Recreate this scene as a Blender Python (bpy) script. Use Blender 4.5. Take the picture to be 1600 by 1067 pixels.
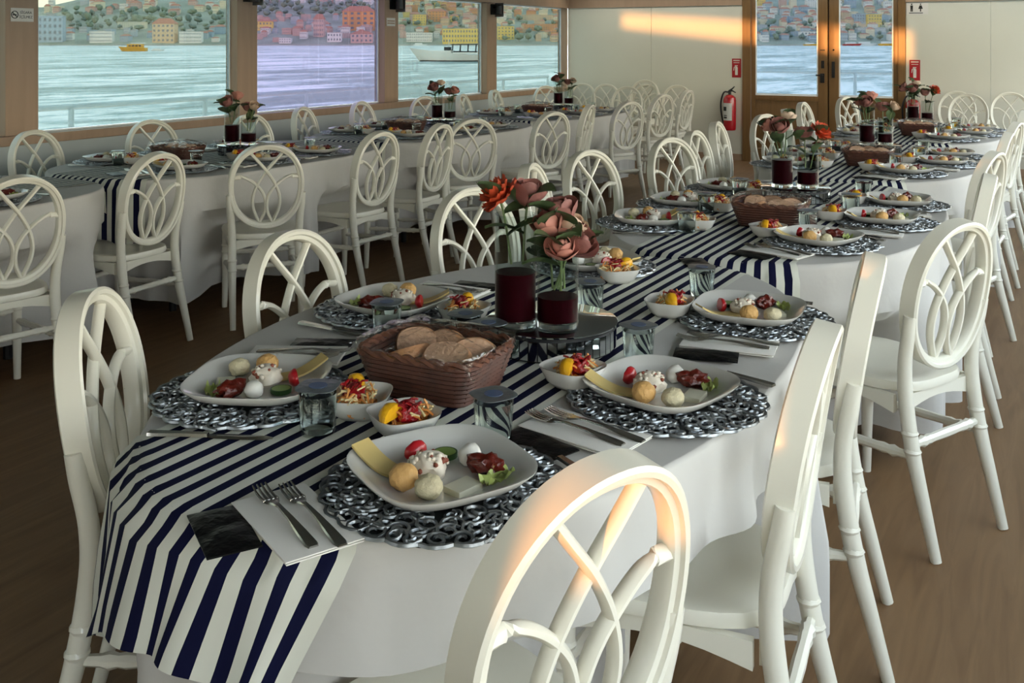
import bpy, bmesh, math, random
from mathutils import Vector, Matrix, noise
PI = math.pi
random.seed(7)
for o in list(bpy.data.objects):
    bpy.data.objects.remove(o, do_unlink=True)
S = bpy.context.scene
COL = S.collection

# ------------------------------------------------------------------ camera
TH = math.atan(840 / 1550)            # the cabin's long axis runs 28 degrees right of the view axis
CT, ST = math.cos(TH), math.sin(TH)
cd = bpy.data.cameras.new('camera'); cam = bpy.data.objects.new('camera', cd); COL.objects.link(cam)
cam.location = (0, 0, 1.42); cam.rotation_euler = (PI / 2, 0, TH)
cd.sensor_fit = 'HORIZONTAL'; cd.sensor_width = 36; cd.lens = 36 * 1550 / 1600
cd.shift_x = 0; cd.shift_y = -(533.5 - 68) / 1600
cd.clip_start = 0.05; cd.clip_end = 6000
S.camera = cam

# ------------------------------------------------------------------ sky, sun, exposure
W = bpy.data.worlds.new('sky'); S.world = W; W.use_nodes = True
nt = W.node_tree; nt.nodes.clear()
wo = nt.nodes.new('ShaderNodeOutputWorld'); bg = nt.nodes.new('ShaderNodeBackground')
tc = nt.nodes.new('ShaderNodeTexCoord'); sx = nt.nodes.new('ShaderNodeSeparateXYZ'); rp = nt.nodes.new('ShaderNodeValToRGB')
nt.links.new(tc.outputs['Generated'], sx.inputs[0]); nt.links.new(sx.outputs['Z'], rp.inputs[0])
el = rp.color_ramp.elements
el[0].position = 0.0; el[0].color = (1.0, 0.86, 0.62, 1)
el[1].position = 1.0; el[1].color = (0.50, 0.63, 0.80, 1)
e = el.new(0.06); e.color = (1.0, 0.90, 0.72, 1)
e = el.new(0.25); e.color = (0.80, 0.85, 0.88, 1)
nt.links.new(rp.outputs[0], bg.inputs[0]); bg.inputs[1].default_value = 6.5
nt.links.new(bg.outputs[0], wo.inputs[0])

SUN_DIR = Vector((0.05, 1.0, -0.02)).normalized()   # low evening sun from behind
sd = bpy.data.lights.new('sun', 'SUN'); sun = bpy.data.objects.new('sun', sd); COL.objects.link(sun)
sun.rotation_euler = SUN_DIR.to_track_quat('-Z', 'Y').to_euler(); sun.location = (-2, -12, 8)
sd.energy = 2.7; sd.color = (1.0, 0.40, 0.10); sd.angle = math.radians(0.6)

vs = S.view_settings
vs.view_transform = 'Standard'; vs.look = 'None'; vs.gamma = 1.0; vs.use_curve_mapping = False
vs.exposure = 0.80

# ------------------------------------------------------------------ materials
def lin(c):
    return tuple((x / 12.92 if x <= 0.04045 else ((x + 0.055) / 1.055) ** 2.4) for x in c)
def rgb(h):
    return lin(tuple(int(h[i:i + 2], 16) / 255 for i in (0, 2, 4)))
MATS = {}
def mat(name, h, rough=0.5, metal=0.0, spec=0.5, bump=0, bscale=50, var=0, vscale=8, coat=0, trans=0, ior=1.45, sss=0, stretch=None):
    m = bpy.data.materials.new(name); m.use_nodes = True
    t = m.node_tree; p = t.nodes['Principled BSDF']
    col = rgb(h) if isinstance(h, str) else h
    p.inputs['Base Color'].default_value = (*col, 1)
    p.inputs['Roughness'].default_value = rough; p.inputs['Metallic'].default_value = metal
    p.inputs['Specular IOR Level'].default_value = spec
    p.inputs['Coat Weight'].default_value = coat; p.inputs['Coat Roughness'].default_value = 0.08
    p.inputs['Transmission Weight'].default_value = trans; p.inputs['IOR'].default_value = ior
    if sss:
        p.inputs['Subsurface Weight'].default_value = sss; p.inputs['Subsurface Radius'].default_value = (0.01, 0.006, 0.004)
    if bump or var:
        c = t.nodes.new('ShaderNodeTexCoord'); mp = t.nodes.new('ShaderNodeMapping')
        t.links.new(c.outputs['Object'], mp.inputs[0])
        if stretch: mp.inputs['Scale'].default_value = stretch
    if var:
        n = t.nodes.new('ShaderNodeTexNoise'); n.inputs['Scale'].default_value = vscale; n.inputs['Detail'].default_value = 4
        t.links.new(mp.outputs[0], n.inputs['Vector'])
        r = t.nodes.new('ShaderNodeValToRGB')
        r.color_ramp.elements[0].position = 0.3; r.color_ramp.elements[1].position = 0.7
        r.color_ramp.elements[0].color = (*[max(0, x * (1 - var)) for x in col], 1)
        r.color_ramp.elements[1].color = (*[min(1, x * (1 + var)) for x in col], 1)
        t.links.new(n.outputs[0], r.inputs[0]); t.links.new(r.outputs[0], p.inputs['Base Color'])
    if bump:
        n2 = t.nodes.new('ShaderNodeTexNoise'); n2.inputs['Scale'].default_value = bscale; n2.inputs['Detail'].default_value = 3
        t.links.new(mp.outputs[0], n2.inputs['Vector'])
        b = t.nodes.new('ShaderNodeBump'); b.inputs['Strength'].default_value = bump; b.inputs['Distance'].default_value = 0.01
        t.links.new(n2.outputs[0], b.inputs['Height']); t.links.new(b.outputs[0], p.inputs['Normal'])
    MATS[name] = m
    return m
def pane_mat(name, tint, refl=0.06, rough=0.0, bump=0, bscale=60, graze=0.55, power=4.0):
    m = bpy.data.materials.new(name); m.use_nodes = True; t = m.node_tree; t.nodes.clear()
    o = t.nodes.new('ShaderNodeOutputMaterial'); mx = t.nodes.new('ShaderNodeMixShader')
    tr = t.nodes.new('ShaderNodeBsdfTransparent'); gl = t.nodes.new('ShaderNodeBsdfGlossy'); lw = t.nodes.new('ShaderNodeLayerWeight')
    pw = t.nodes.new('ShaderNodeMath'); pw.operation = 'POWER'; pw.inputs[1].default_value = power
    ma = t.nodes.new('ShaderNodeMath'); ma.operation = 'MULTIPLY_ADD'; ma.inputs[1].default_value = graze; ma.inputs[2].default_value = refl * 0.6
    t.links.new(lw.outputs['Facing'], pw.inputs[0]); t.links.new(pw.outputs[0], ma.inputs[0])
    tr.inputs[0].default_value = (*tint, 1); gl.inputs['Roughness'].default_value = rough
    t.links.new(ma.outputs[0], mx.inputs[0]); t.links.new(tr.outputs[0], mx.inputs[1]); t.links.new(gl.outputs[0], mx.inputs[2])
    t.links.new(mx.outputs[0], o.inputs[0])
    if bump:
        c = t.nodes.new('ShaderNodeTexCoord'); n = t.nodes.new('ShaderNodeTexNoise'); n.inputs['Scale'].default_value = bscale
        b = t.nodes.new('ShaderNodeBump'); b.inputs['Strength'].default_value = bump; b.inputs['Distance'].default_value = 0.01
        t.links.new(c.outputs['Object'], n.inputs['Vector']); t.links.new(n.outputs[0], b.inputs['Height'])
        t.links.new(b.outputs[0], gl.inputs['Normal']); t.links.new(b.outputs[0], lw.inputs['Normal'])
    MATS[name] = m
    return m
M = MATS
mat('chair_white', 'E9E5D6', 0.28, spec=0.5, coat=0.25)
mat('cloth', 'C6C3BE', 0.85, bump=0.25, bscale=14, spec=0.2)
mat('wall_white', 'D6D4C6', 0.45, var=0.03, vscale=1.5)
mat('wall_lower', 'B9C0C0', 0.5, var=0.04, vscale=2)
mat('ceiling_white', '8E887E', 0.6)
mat('frame_tan', 'A88C74', 0.45, var=0.06, vscale=3, stretch=(6, 6, 0.6))
mat('door_brown', '7A5B36', 0.35, var=0.12, vscale=4, stretch=(10, 10, 0.8))
mat('dark_gap', '2A2320', 0.6)
mat('black_metal', '1B1B1C', 0.4)
mat('grey_metal', '6E6E6C', 0.4, metal=0.6)
mat('rail_white', 'E8EEF0', 0.4)
mat('rail_translucent', 'F4F8F8', 0.8, trans=0.75, ior=1.08)  # made translucent so light from the sea side brightens the rails
mat('deck_grey', '8C9494', 0.7)
mat('hull_white', 'E2E4E0', 0.5)
mat('steel', 'B5B3AE', 0.22, metal=1.0)
mat('silver_mat', '858A8E', 0.34, metal=0.9)
mat('mat_base', '34383B', 0.5, metal=0.5)
mat('china', 'DAD8D2', 0.18, coat=0.4)
mat('napkin', 'E3E0DA', 0.9, bump=0.2, bscale=30)
mat('sachet', '08080A', 0.38, spec=0.3, bump=0.8, bscale=25)
mat('foil', '8C959B', 0.35, metal=0.8, bump=0.3, bscale=60)
mat('foil_print', '4A5A78', 0.35)
mat('glass', (0.96, 0.98, 0.98), 0.02, trans=1.0, ior=1.38)
pane_mat('thin_glass', (0.92, 0.95, 0.94), 0.014, graze=0.5)
pane_mat('vase_glass', (0.90, 0.93, 0.92), 0.0, 0.25, graze=0.8, power=4.5)
mat('drink_water', (0.97, 0.99, 0.99), 0.0, trans=1.0, ior=1.30)
mat('wine_water', '240309', 0.3, spec=0.05)
mat('mirror', 'C9CDD0', 0.05, metal=1.0)
mat('mirror_gap', '14161A', 0.5)
mat('cheese_yellow', 'D0B878', 0.5, sss=0.1)
mat('tomato', 'AE1A22', 0.3, coat=0.2)
mat('tomato_flesh', 'D8503A', 0.35)
mat('cucumber', '7F9A4A', 0.35)
mat('cucumber_skin', '27491F', 0.4)
mat('salad_cream', 'DCD2C2', 0.45, var=0.12, vscale=60)
mat('salad_bits', '8A4A38', 0.5)
mat('ball_orange', 'D2A566', 0.6, bump=0.4, bscale=120, var=0.12, vscale=40)
mat('ball_pale', 'CFC4A2', 0.6, bump=0.5, bscale=110, var=0.12, vscale=50)
mat('white_cheese', 'E0DCC6', 0.5)
mat('paste', '5E1A10', 0.3, bump=0.6, bscale=70, coat=0.3)
mat('yogurt', 'E6E4DC', 0.35)
mat('lettuce', 'AEBB6A', 0.45)
mat('lemon', 'E2A81E', 0.35, bump=0.2, bscale=150)
mat('lemon_flesh', 'EBC65A', 0.35)
mat('relish', '8E0F16', 0.3, bump=0.9, bscale=70, coat=0.3)
mat('carrot', 'D8904A', 0.45)
mat('sprout', 'DCCB9A', 0.5)
mat('wicker', '4A281C', 0.6, var=0.3, vscale=30)
mat('wicker_rim', '664030', 0.6, var=0.25, vscale=40)
mat('bread', 'B98A62', 0.75, var=0.16, vscale=18, bump=0.4, bscale=60)
mat('bread_crumb', 'D2AE90', 0.85, var=0.1, vscale=40, bump=0.5, bscale=90)
pane_mat('film', (0.97, 0.95, 0.94), 0.16, 0.14, bump=1.0, bscale=45, graze=0.7)
mat('rose_orange', 'C8502E', 0.6, var=0.2, vscale=40)
mat('rose_pink', 'CB8C7C', 0.6, var=0.15, vscale=40)
mat('rose_mauve', '9A665E', 0.6, var=0.2, vscale=40)
mat('rose_cream', 'D9BFA6', 0.6, var=0.1, vscale=40)
mat('leaf', '4C5C3C', 0.45, var=0.2, vscale=20)
mat('stem', '6B7A50', 0.5)
mat('red_paint', 'B01822', 0.25, coat=0.5)
mat('sign_red', 'A81C24', 0.4)
mat('sign_white', 'DDD8D0', 0.5)
mat('ink_black', '17140F', 0.5)
mat('label_white', 'D4D2CC', 0.5)
pane_mat('pane_clear', (0.86, 0.88, 0.88), 0.03, graze=0.4)
pane_mat('pane_teal', (0.295, 0.33, 0.32), 0.008, graze=0.2)
pane_mat('pane_lavender', (0.30, 0.29, 0.345), 0.008, graze=0.2)
pane_mat('pane_door', (0.275, 0.31, 0.335), 0.008, graze=0.2)

def floor_mat():
    m = bpy.data.materials.new('floor_wood'); m.use_nodes = True; t = m.node_tree; p = t.nodes['Principled BSDF']
    c = t.nodes.new('ShaderNodeTexCoord'); mp = t.nodes.new('ShaderNodeMapping'); mp.inputs['Scale'].default_value = (9, 0.9, 1)
    n = t.nodes.new('ShaderNodeTexNoise'); n.inputs['Scale'].default_value = 2.2; n.inputs['Detail'].default_value = 7; n.inputs['Distortion'].default_value = 1.2
    r = t.nodes.new('ShaderNodeValToRGB')
    r.color_ramp.elements[0].position = 0.3; r.color_ramp.elements[1].position = 0.72
    r.color_ramp.elements[0].color = (*rgb('735639'), 1); r.color_ramp.elements[1].color = (*rgb('896B4B'), 1)
    t.links.new(c.outputs['Object'], mp.inputs[0]); t.links.new(mp.outputs[0], n.inputs['Vector']); t.links.new(n.outputs[0], r.inputs[0])
    t.links.new(r.outputs[0], p.inputs['Base Color']); p.inputs['Roughness'].default_value = 0.5; p.inputs['Specular IOR Level'].default_value = 0.35
    M['floor_wood'] = m
floor_mat()
def stripe_mat():
    m = bpy.data.materials.new('stripes'); m.use_nodes = True; t = m.node_tree; p = t.nodes['Principled BSDF']
    uv = t.nodes.new('ShaderNodeUVMap'); uv.uv_map = 'UVMap'
    sp = t.nodes.new('ShaderNodeSeparateXYZ'); t.links.new(uv.outputs[0], sp.inputs[0])
    mu = t.nodes.new('ShaderNodeMath'); mu.operation = 'MULTIPLY'; mu.inputs[1].default_value = 13.45
    fr = t.nodes.new('ShaderNodeMath'); fr.operation = 'FRACT'; gt = t.nodes.new('ShaderNodeMath'); gt.operation = 'GREATER_THAN'; gt.inputs[1].default_value = 0.53
    t.links.new(sp.outputs[0], mu.inputs[0]); t.links.new(mu.outputs[0], fr.inputs[0]); t.links.new(fr.outputs[0], gt.inputs[0])
    mx = t.nodes.new('ShaderNodeMix'); mx.data_type = 'RGBA'
    mx.inputs['A'].default_value = (*rgb('D8D8CC'), 1); mx.inputs['B'].default_value = (*rgb('0E1130'), 1)
    t.links.new(gt.outputs[0], mx.inputs['Factor']); t.links.new(mx.outputs['Result'], p.inputs['Base Color'])
    p.inputs['Roughness'].default_value = 0.75; p.inputs['Specular IOR Level'].default_value = 0.12
    M['stripes'] = m
stripe_mat()
def water_mat():
    m = bpy.data.materials.new('sea'); m.use_nodes = True; t = m.node_tree; p = t.nodes['Principled BSDF']
    p.inputs['Base Color'].default_value = (0.10, 0.24, 0.25, 1); p.inputs['Roughness'].default_value = 0.12; p.inputs['IOR'].default_value = 1.33
    c = t.nodes.new('ShaderNodeTexCoord'); mp = t.nodes.new('ShaderNodeMapping'); mp.inputs['Rotation'].default_value = (0, 0, -TH); mp.inputs['Scale'].default_value = (1.0, 0.30, 1)
    t.links.new(c.outputs['Object'], mp.inputs[0])
    a = t.nodes.new('ShaderNodeTexNoise'); a.inputs['Scale'].default_value = 0.55; a.inputs['Detail'].default_value = 6; a.inputs['Roughness'].default_value = 0.62
    b2 = t.nodes.new('ShaderNodeTexNoise'); b2.inputs['Scale'].default_value = 0.06; b2.inputs['Detail'].default_value = 4
    t.links.new(mp.outputs[0], a.inputs['Vector']); t.links.new(mp.outputs[0], b2.inputs['Vector'])
    ad = t.nodes.new('ShaderNodeMath'); ad.operation = 'MULTIPLY_ADD'; ad.inputs[1].default_value = 4.0
    t.links.new(b2.outputs[0], ad.inputs[0]); t.links.new(a.outputs[0], ad.inputs[2])
    b = t.nodes.new('ShaderNodeBump'); b.inputs['Strength'].default_value = 0.5; b.inputs['Distance'].default_value = 0.5
    t.links.new(ad.outputs[0], b.inputs['Height']); t.links.new(b.outputs[0], p.inputs['Normal'])
    cr = t.nodes.new('ShaderNodeTexNoise'); cr.inputs['Scale'].default_value = 0.07; cr.inputs['Detail'].default_value = 9; cr.inputs['Roughness'].default_value = 0.86; cr.inputs['Distortion'].default_value = 0.2
    t.links.new(mp.outputs[0], cr.inputs['Vector'])
    r = t.nodes.new('ShaderNodeValToRGB'); e = r.color_ramp.elements
    e[0].position = 0.452; e[0].color = (0.05, 0.15, 0.16, 1); e[1].position = 0.548; e[1].color = (0.95, 0.97, 0.95, 1)
    k = e.new(0.5); k.color = (0.36, 0.52, 0.52, 1)
    t.links.new(cr.outputs[0], r.inputs[0]); t.links.new(r.outputs[0], p.inputs['Base Color'])
    p.inputs['Roughness'].default_value = 0.3
    M['sea'] = m
water_mat()

# ------------------------------------------------------------------ mesh helpers
class MB:
    """collects vertices and faces; build() links them as ONE mesh object"""
    def __init__(s): s.v = []; s.f = []; s.mi = []; s.uv = None
    def add(s, vs, fs, mi=0):
        b = len(s.v); s.v += [tuple(v) for v in vs]; s.f += [tuple(b + i for i in f) for f in fs]; s.mi += [mi] * len(fs); return s
    def box(s, x0, x1, y0, y1, z0, z1, mi=0, bev=0.0):
        if bev <= 0:
            vs = [(x, y, z) for z in (z0, z1) for y in (y0, y1) for x in (x0, x1)]
            return s.add(vs, [(0, 2, 3, 1), (4, 5, 7, 6), (0, 1, 5, 4), (2, 6, 7, 3), (0, 4, 6, 2), (1, 3, 7, 5)], mi)
        bm = bmesh.new(); bmesh.ops.create_cube(bm, size=1)
        for v in bm.verts: v.co = Vector(((x0 + x1) / 2 + v.co.x * (x1 - x0), (y0 + y1) / 2 + v.co.y * (y1 - y0), (z0 + z1) / 2 + v.co.z * (z1 - z0)))
        bmesh.ops.bevel(bm, geom=bm.edges[:], offset=bev, segments=2, affect='EDGES', profile=0.7)
        s.bm(bm, mi); return s
    def bm(s, bm, mi=0, mx=None):
        bm.verts.index_update()
        s.add([(mx @ v.co if mx else v.co) for v in bm.verts], [[v.index for v in f.verts] for f in bm.faces], mi); bm.free(); return s
    def sphere(s, c, r, sub=2, mi=0, sc=(1, 1, 1), nz=0.0, fr=8, seed=0):
        bm = bmesh.new(); bmesh.ops.create_icosphere(bm, subdivisions=sub, radius=1)
        for v in bm.verts:
            d = v.co.copy(); k = 1 + (nz * noise.noise(d * fr + Vector((seed * 3.1, seed * 1.7, seed))) if nz else 0)
            v.co = Vector((c[0] + d.x * r * sc[0] * k, c[1] + d.y * r * sc[1] * k, c[2] + d.z * r * sc[2] * k))
        return s.bm(bm, mi)
    def lathe(s, prof, n=24, c=(0, 0, 0), mi=0, squash=None, close=False):
        vs = []; fs = []
        for (r, z) in prof:
            for k in range(n):
                a = 2 * PI * k / n
                x, y = math.cos(a), math.sin(a)
                if squash:                       # superellipse section
                    q = (abs(x) ** squash + abs(y) ** squash) ** (-1 / squash); x *= q; y *= q
                vs.append((c[0] + r * x, c[1] + r * y, c[2] + z))
        m = len(prof)
        for i in range(m - 1 if not close else m):
            for k in range(n):
                a, b = i * n + k, i * n + (k + 1) % n; i2 = (i + 1) % m
                fs.append((a, b, i2 * n + (k + 1) % n, i2 * n + k))
        if not close:
            if prof[0][0] > 1e-6: fs.append(tuple(range(n - 1, -1, -1)))
            if prof[-1][0] > 1e-6: fs.append(tuple((m - 1) * n + k for k in range(n)))
        return s.add(vs, fs, mi)
    def tube(s, pts, rad, n=8, mi=0, closed=False, ry=None, caps=True, up=None):
        pts = [Vector(p) for p in pts]; m = len(pts)
        if not hasattr(rad, '__len__'): rad = [rad] * m
        vs = []; fs = []; prev = None
        for i, p in enumerate(pts):
            if closed: t = pts[(i + 1) % m] - pts[i - 1]
            else: t = pts[min(i + 1, m - 1)] - pts[max(i - 1, 0)]
            t.normalize()
            if up is not None: nn = Vector(up)
            elif prev is None: nn = Vector((0, 0, 1)) if abs(t.z) < 0.9 else Vector((1, 0, 0))
            else: nn = prev
            nn = (nn - t * nn.dot(t))
            if nn.length < 1e-6: nn = t.orthogonal()
            nn.normalize(); bb = t.cross(nn); prev = nn
            for k in range(n):
                a = 2 * PI * k / n + PI / n
                vs.append(p + nn * math.cos(a) * rad[i] + bb * math.sin(a) * (rad[i] if ry is None else ry))
        for i in range(m if closed else m - 1):
            for k in range(n):
                i2 = (i + 1) % m
                fs.append((i * n + k, i * n + (k + 1) % n, i2 * n + (k + 1) % n, i2 * n + k))
        if caps and not closed:
            fs.append(tuple(range(n - 1, -1, -1))); fs.append(tuple((m - 1) * n + k for k in range(n)))
        return s.add(vs, fs, mi)
    def prism(s, poly, z0, z1, mi=0):
        n = len(poly)
        return s.add([(x, y, z0) for x, y in poly] + [(x, y, z1) for x, y in poly],
                     [tuple(range(n - 1, -1, -1)), tuple(range(n, 2 * n))] + [(k, (k + 1) % n, n + (k + 1) % n, n + k) for k in range(n)], mi)
    def mesh(s, name, mats, smooth=35):
        me = bpy.data.meshes.new(name); me.from_pydata(s.v, [], s.f); me.update()
        for mm in (mats if isinstance(mats, (list, tuple)) else [mats]): me.materials.append(M[mm] if isinstance(mm, str) else mm)
        if any(s.mi): me.polygons.foreach_set('material_index', s.mi)
        if smooth:
            me.polygons.foreach_set('use_smooth', [True] * len(me.polygons))
            me.set_sharp_from_angle(angle=math.radians(smooth))
        return me
    def build(s, name, mats, parent=None, smooth=35, loc=None, rz=0):
        return link(name, s.mesh(name, mats, smooth), parent, loc, rz)
def link(name, data, parent=None, loc=None, rz=0, ry=0, rx=0):
    o = bpy.data.objects.new(name, data); COL.objects.link(o)
    if parent is not None: o.parent = parent
    if loc is not None: o.location = loc
    if rz or ry or rx: o.rotation_euler = (rx, ry, rz)
    return o
def tag(o, label, cat, group=None, kind=None):
    o['label'] = label; o['category'] = cat
    if group: o['group'] = group
    if kind: o['kind'] = kind
    return o
def struct(o):
    o['kind'] = 'structure'; return o
def catmull(P, per=8, closed=False):
    P = [Vector(p) for p in P]; out = []; n = len(P)
    for i in range(n if closed else n - 1):
        a, b, c, d = (P[(i - 1) % n] if closed or i > 0 else P[0] * 2 - P[1]), P[i], P[(i + 1) % n], (P[(i + 2) % n] if closed or i < n - 2 else P[n - 1] * 2 - P[n - 2])
        for k in range(per):
            t = k / per
            out.append(0.5 * ((2 * b) + (c - a) * t + (2 * a - 5 * b + 4 * c - d) * t * t + (3 * b - a - 3 * c + d) * t ** 3))
    if not closed: out.append(P[-1])
    return out
def far(X, Z, z=0.0):        # a place X metres across and Z metres out on the water side
    return (X * CT - Z * ST, X * ST + Z * CT, z)

# ================================================================== THE CABIN
XL, XR, YB, YR = -5.61, 1.10, 11.90, -3.0
ZC, ZH, ZS = 2.12, 1.885, 0.85
struct(MB().box(XL - 0.14, XR + 0.14, YR, YB + 0.12, -0.08, 0).build('floor', 'floor_wood', smooth=0))
struct(MB().box(XL - 0.14, XR + 0.14, YR, YB + 0.12, ZC, ZC + 0.1).build('ceiling', 'ceiling_white', smooth=0))
struct(MB().box(-8.2, XL - 0.145, -9, 16, -0.25, -0.05).build('floor_side_deck', 'deck_grey', smooth=0))
struct(MB().box(XR + 0.145, 3.6, -9, 16, -0.25, -0.05).build('floor_right_deck', 'deck_grey', smooth=0))
struct(MB().box(XL - 0.14, XR + 0.14, YB + 0.125, 16, -0.25, -0.05).build('floor_bow_deck', 'deck_grey', smooth=0))
# window walls
PITCH = 1.967
POST_R = [4.08 + PITCH * k for k in range(-4, 4)]        # far edge of each window post
TR = [0]
def trim(mb, m='frame_tan', parent=None):
    TR[0] += 1
    return struct(mb.build('trim_%d' % TR[0], m, parent, smooth=0))
def window_wall(side):
    L = side == 'left'
    xi = XL if L else XR; xo = xi - 0.12 if L else xi + 0.12
    a, b = min(xi, xo), max(xi, xo)
    struct(MB().box(a, b, YR, YB, 0, ZS - 0.062).build('wall_' + side, 'wall_lower', smooth=0))
    trim(MB().box(a - 0.012, b + 0.012, YR, YB - 0.001, ZS - 0.06, ZS, bev=0.006))           # sill
    trim(MB().box(a - 0.004, b + 0.03, YR, YB - 0.001, ZH, ZC - 0.002) if L else MB().box(a - 0.03, b + 0.004, YR, YB - 0.001, ZH, ZC - 0.002))   # header
    struct(MB().box(xi + (0.0005 if L else -0.012), xi + (0.012 if L else -0.0005), YR, YB - 0.002, 0.001, 0.08).build('baseboard_' + side, 'frame_tan', smooth=0))
    edges = [YR]
    for i, r in enumerate(POST_R):
        trim(MB().box(a, b, r - 0.225, r, ZS + 0.001, ZH - 0.001, bev=0.004))
    trim(MB().box(a, b, YB - 0.05, YB - 0.002, ZS + 0.001, ZH - 0.001))
    spans = [(r, (POST_R[i + 1] - 0.225) if i + 1 < len(POST_R) else YB - 0.05) for i, r in enumerate(POST_R)]
    return a, b, spans
WN = 0
for side in ('left', 'right'):
    a, b, spans = window_wall(side)
    for i, (y0, y1) in enumerate(spans):
        WN += 1
        w = struct(link('window_%d' % WN, None, loc=(0, 0, 0)))
        xm = a + 0.035 if side == 'left' else b - 0.035
        pm = 'pane_clear' if side == 'right' else ('pane_lavender' if i == 5 else 'pane_teal')
        MB().box(xm - 0.003, xm + 0.003, y0 + 0.012, y1 - 0.012, ZS + 0.013, ZH - 0.013).build('pane', pm, w, smooth=0)
        f = MB(); t = 0.012
        for (p, q, r_, s_) in ((y0, y1, ZS + 0.001, ZS + t), (y0, y1, ZH - t, ZH - 0.001), (y0, y0 + t, ZS + t, ZH - t), (y1 - t, y1, ZS + t, ZH - t)):
            f.box(xm - 0.012, xm + 0.012, p + 0.0005, q - 0.0005, r_, s_)
        f.build('window_frame', 'rail_white', w, smooth=0)
# unseen rear wall, added with openings shaped to cast the sun band and patches
rw = struct(link('wall_rear_sun_mask', None))
def sun_slot_wall():
    Y0, Y1 = YR - 0.06, YR - 0.001
    m = MB()
    xa, xb = -9.5, XR + 0.14  # wall carried past the cabin to block sun from the side windows
    # long opening, made up and sloped to slant the sun band
    def zt(x): return 1.988 - 0.073 * (x + 4.0)
    def zb(x): return 1.741 - 0.115 * (x + 4.0)
    X0, X1 = -5.6, -2.1
    ZTOP = ZC + 0.1
    def quadwall(x0, x1, z0a, z0b, z1a, z1b):
        m.add([(x0, Y0, z0a), (x1, Y0, z0b), (x1, Y0, z1b), (x0, Y0, z1a), (x0, Y1, z0a), (x1, Y1, z0b), (x1, Y1, z1b), (x0, Y1, z1a)],
              [(0, 1, 2, 3), (7, 6, 5, 4), (0, 4, 5, 1), (1, 5, 6, 2), (2, 6, 7, 3), (3, 7, 4, 0)])
    quadwall(xa, X0, 0, 0, ZTOP, ZTOP)
    quadwall(X0, X1, 0, 0, zb(X0), zb(X1)); quadwall(X0, X1, zt(X0), zt(X1), ZTOP, ZTOP)
    # made-up slit at seat-back height, throws sun patches on the chairs
    s0, s1, q0, q1 = -0.72, -0.63, 0.85, 1.02
    quadwall(X1, s0, 0, 0, ZTOP, ZTOP); quadwall(s0, s1, 0, 0, q0, q0); quadwall(s0, s1, q1, q1, ZTOP, ZTOP); quadwall(s1, xb, 0, 0, ZTOP, ZTOP)
    return m
sun_slot_wall().build('panel', 'wall_white', rw, smooth=0)
# back wall: white panels either side of the double door
wb = struct(link('wall_back', None))
DX0, DX1 = -3.27, -1.42
for (x0, x1) in ((XL, -4.44), (-4.44, DX0), (DX1, -0.56), (-0.56, XR)):
    MB().box(x0 + 0.002, x1 - 0.002, YB, YB + 0.1, 0, ZC - 0.002, bev=0.003).build('panel', 'wall_white', wb, smooth=0)
MB().box(DX0, DX1, YB, YB + 0.1, 2.102, ZC - 0.002).build('panel', 'wall_white', wb, smooth=0)
trim(MB().box(XL, DX0 - 0.002, YB - 0.03, YB - 0.001, 1.885, ZC - 0.003))
trim(MB().box(DX1 + 0.002, XR, YB - 0.03, YB - 0.001, 1.885, ZC - 0.003))
struct(MB().box(XL + 0.01, DX0 - 0.003, YB - 0.012, YB - 0.001, 0.001, 0.08).build('baseboard_back', 'frame_tan', smooth=0))
struct(MB().box(DX1 + 0.003, XR - 0.01, YB - 0.012, YB - 0.001, 0.001, 0.08).build('baseboard_back_right', 'frame_tan', smooth=0))
trim(MB().box(DX0, DX0 + 0.1, YB - 0.02, YB + 0.11, 0, 2.10, bev=0.004), 'door_brown')
trim(MB().box(DX1 - 0.08, DX1, YB - 0.02, YB + 0.11, 0, 2.10, bev=0.004), 'door_brown')
trim(MB().box(DX0 + 0.101, DX1 - 0.081, YB + 0.085, YB + 0.1, 0.0, 2.06) if False else MB().box(DX0 + 0.101, DX1 - 0.081, YB - 0.01, YB + 0.1, 2.05, 2.10), 'door_brown')
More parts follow.
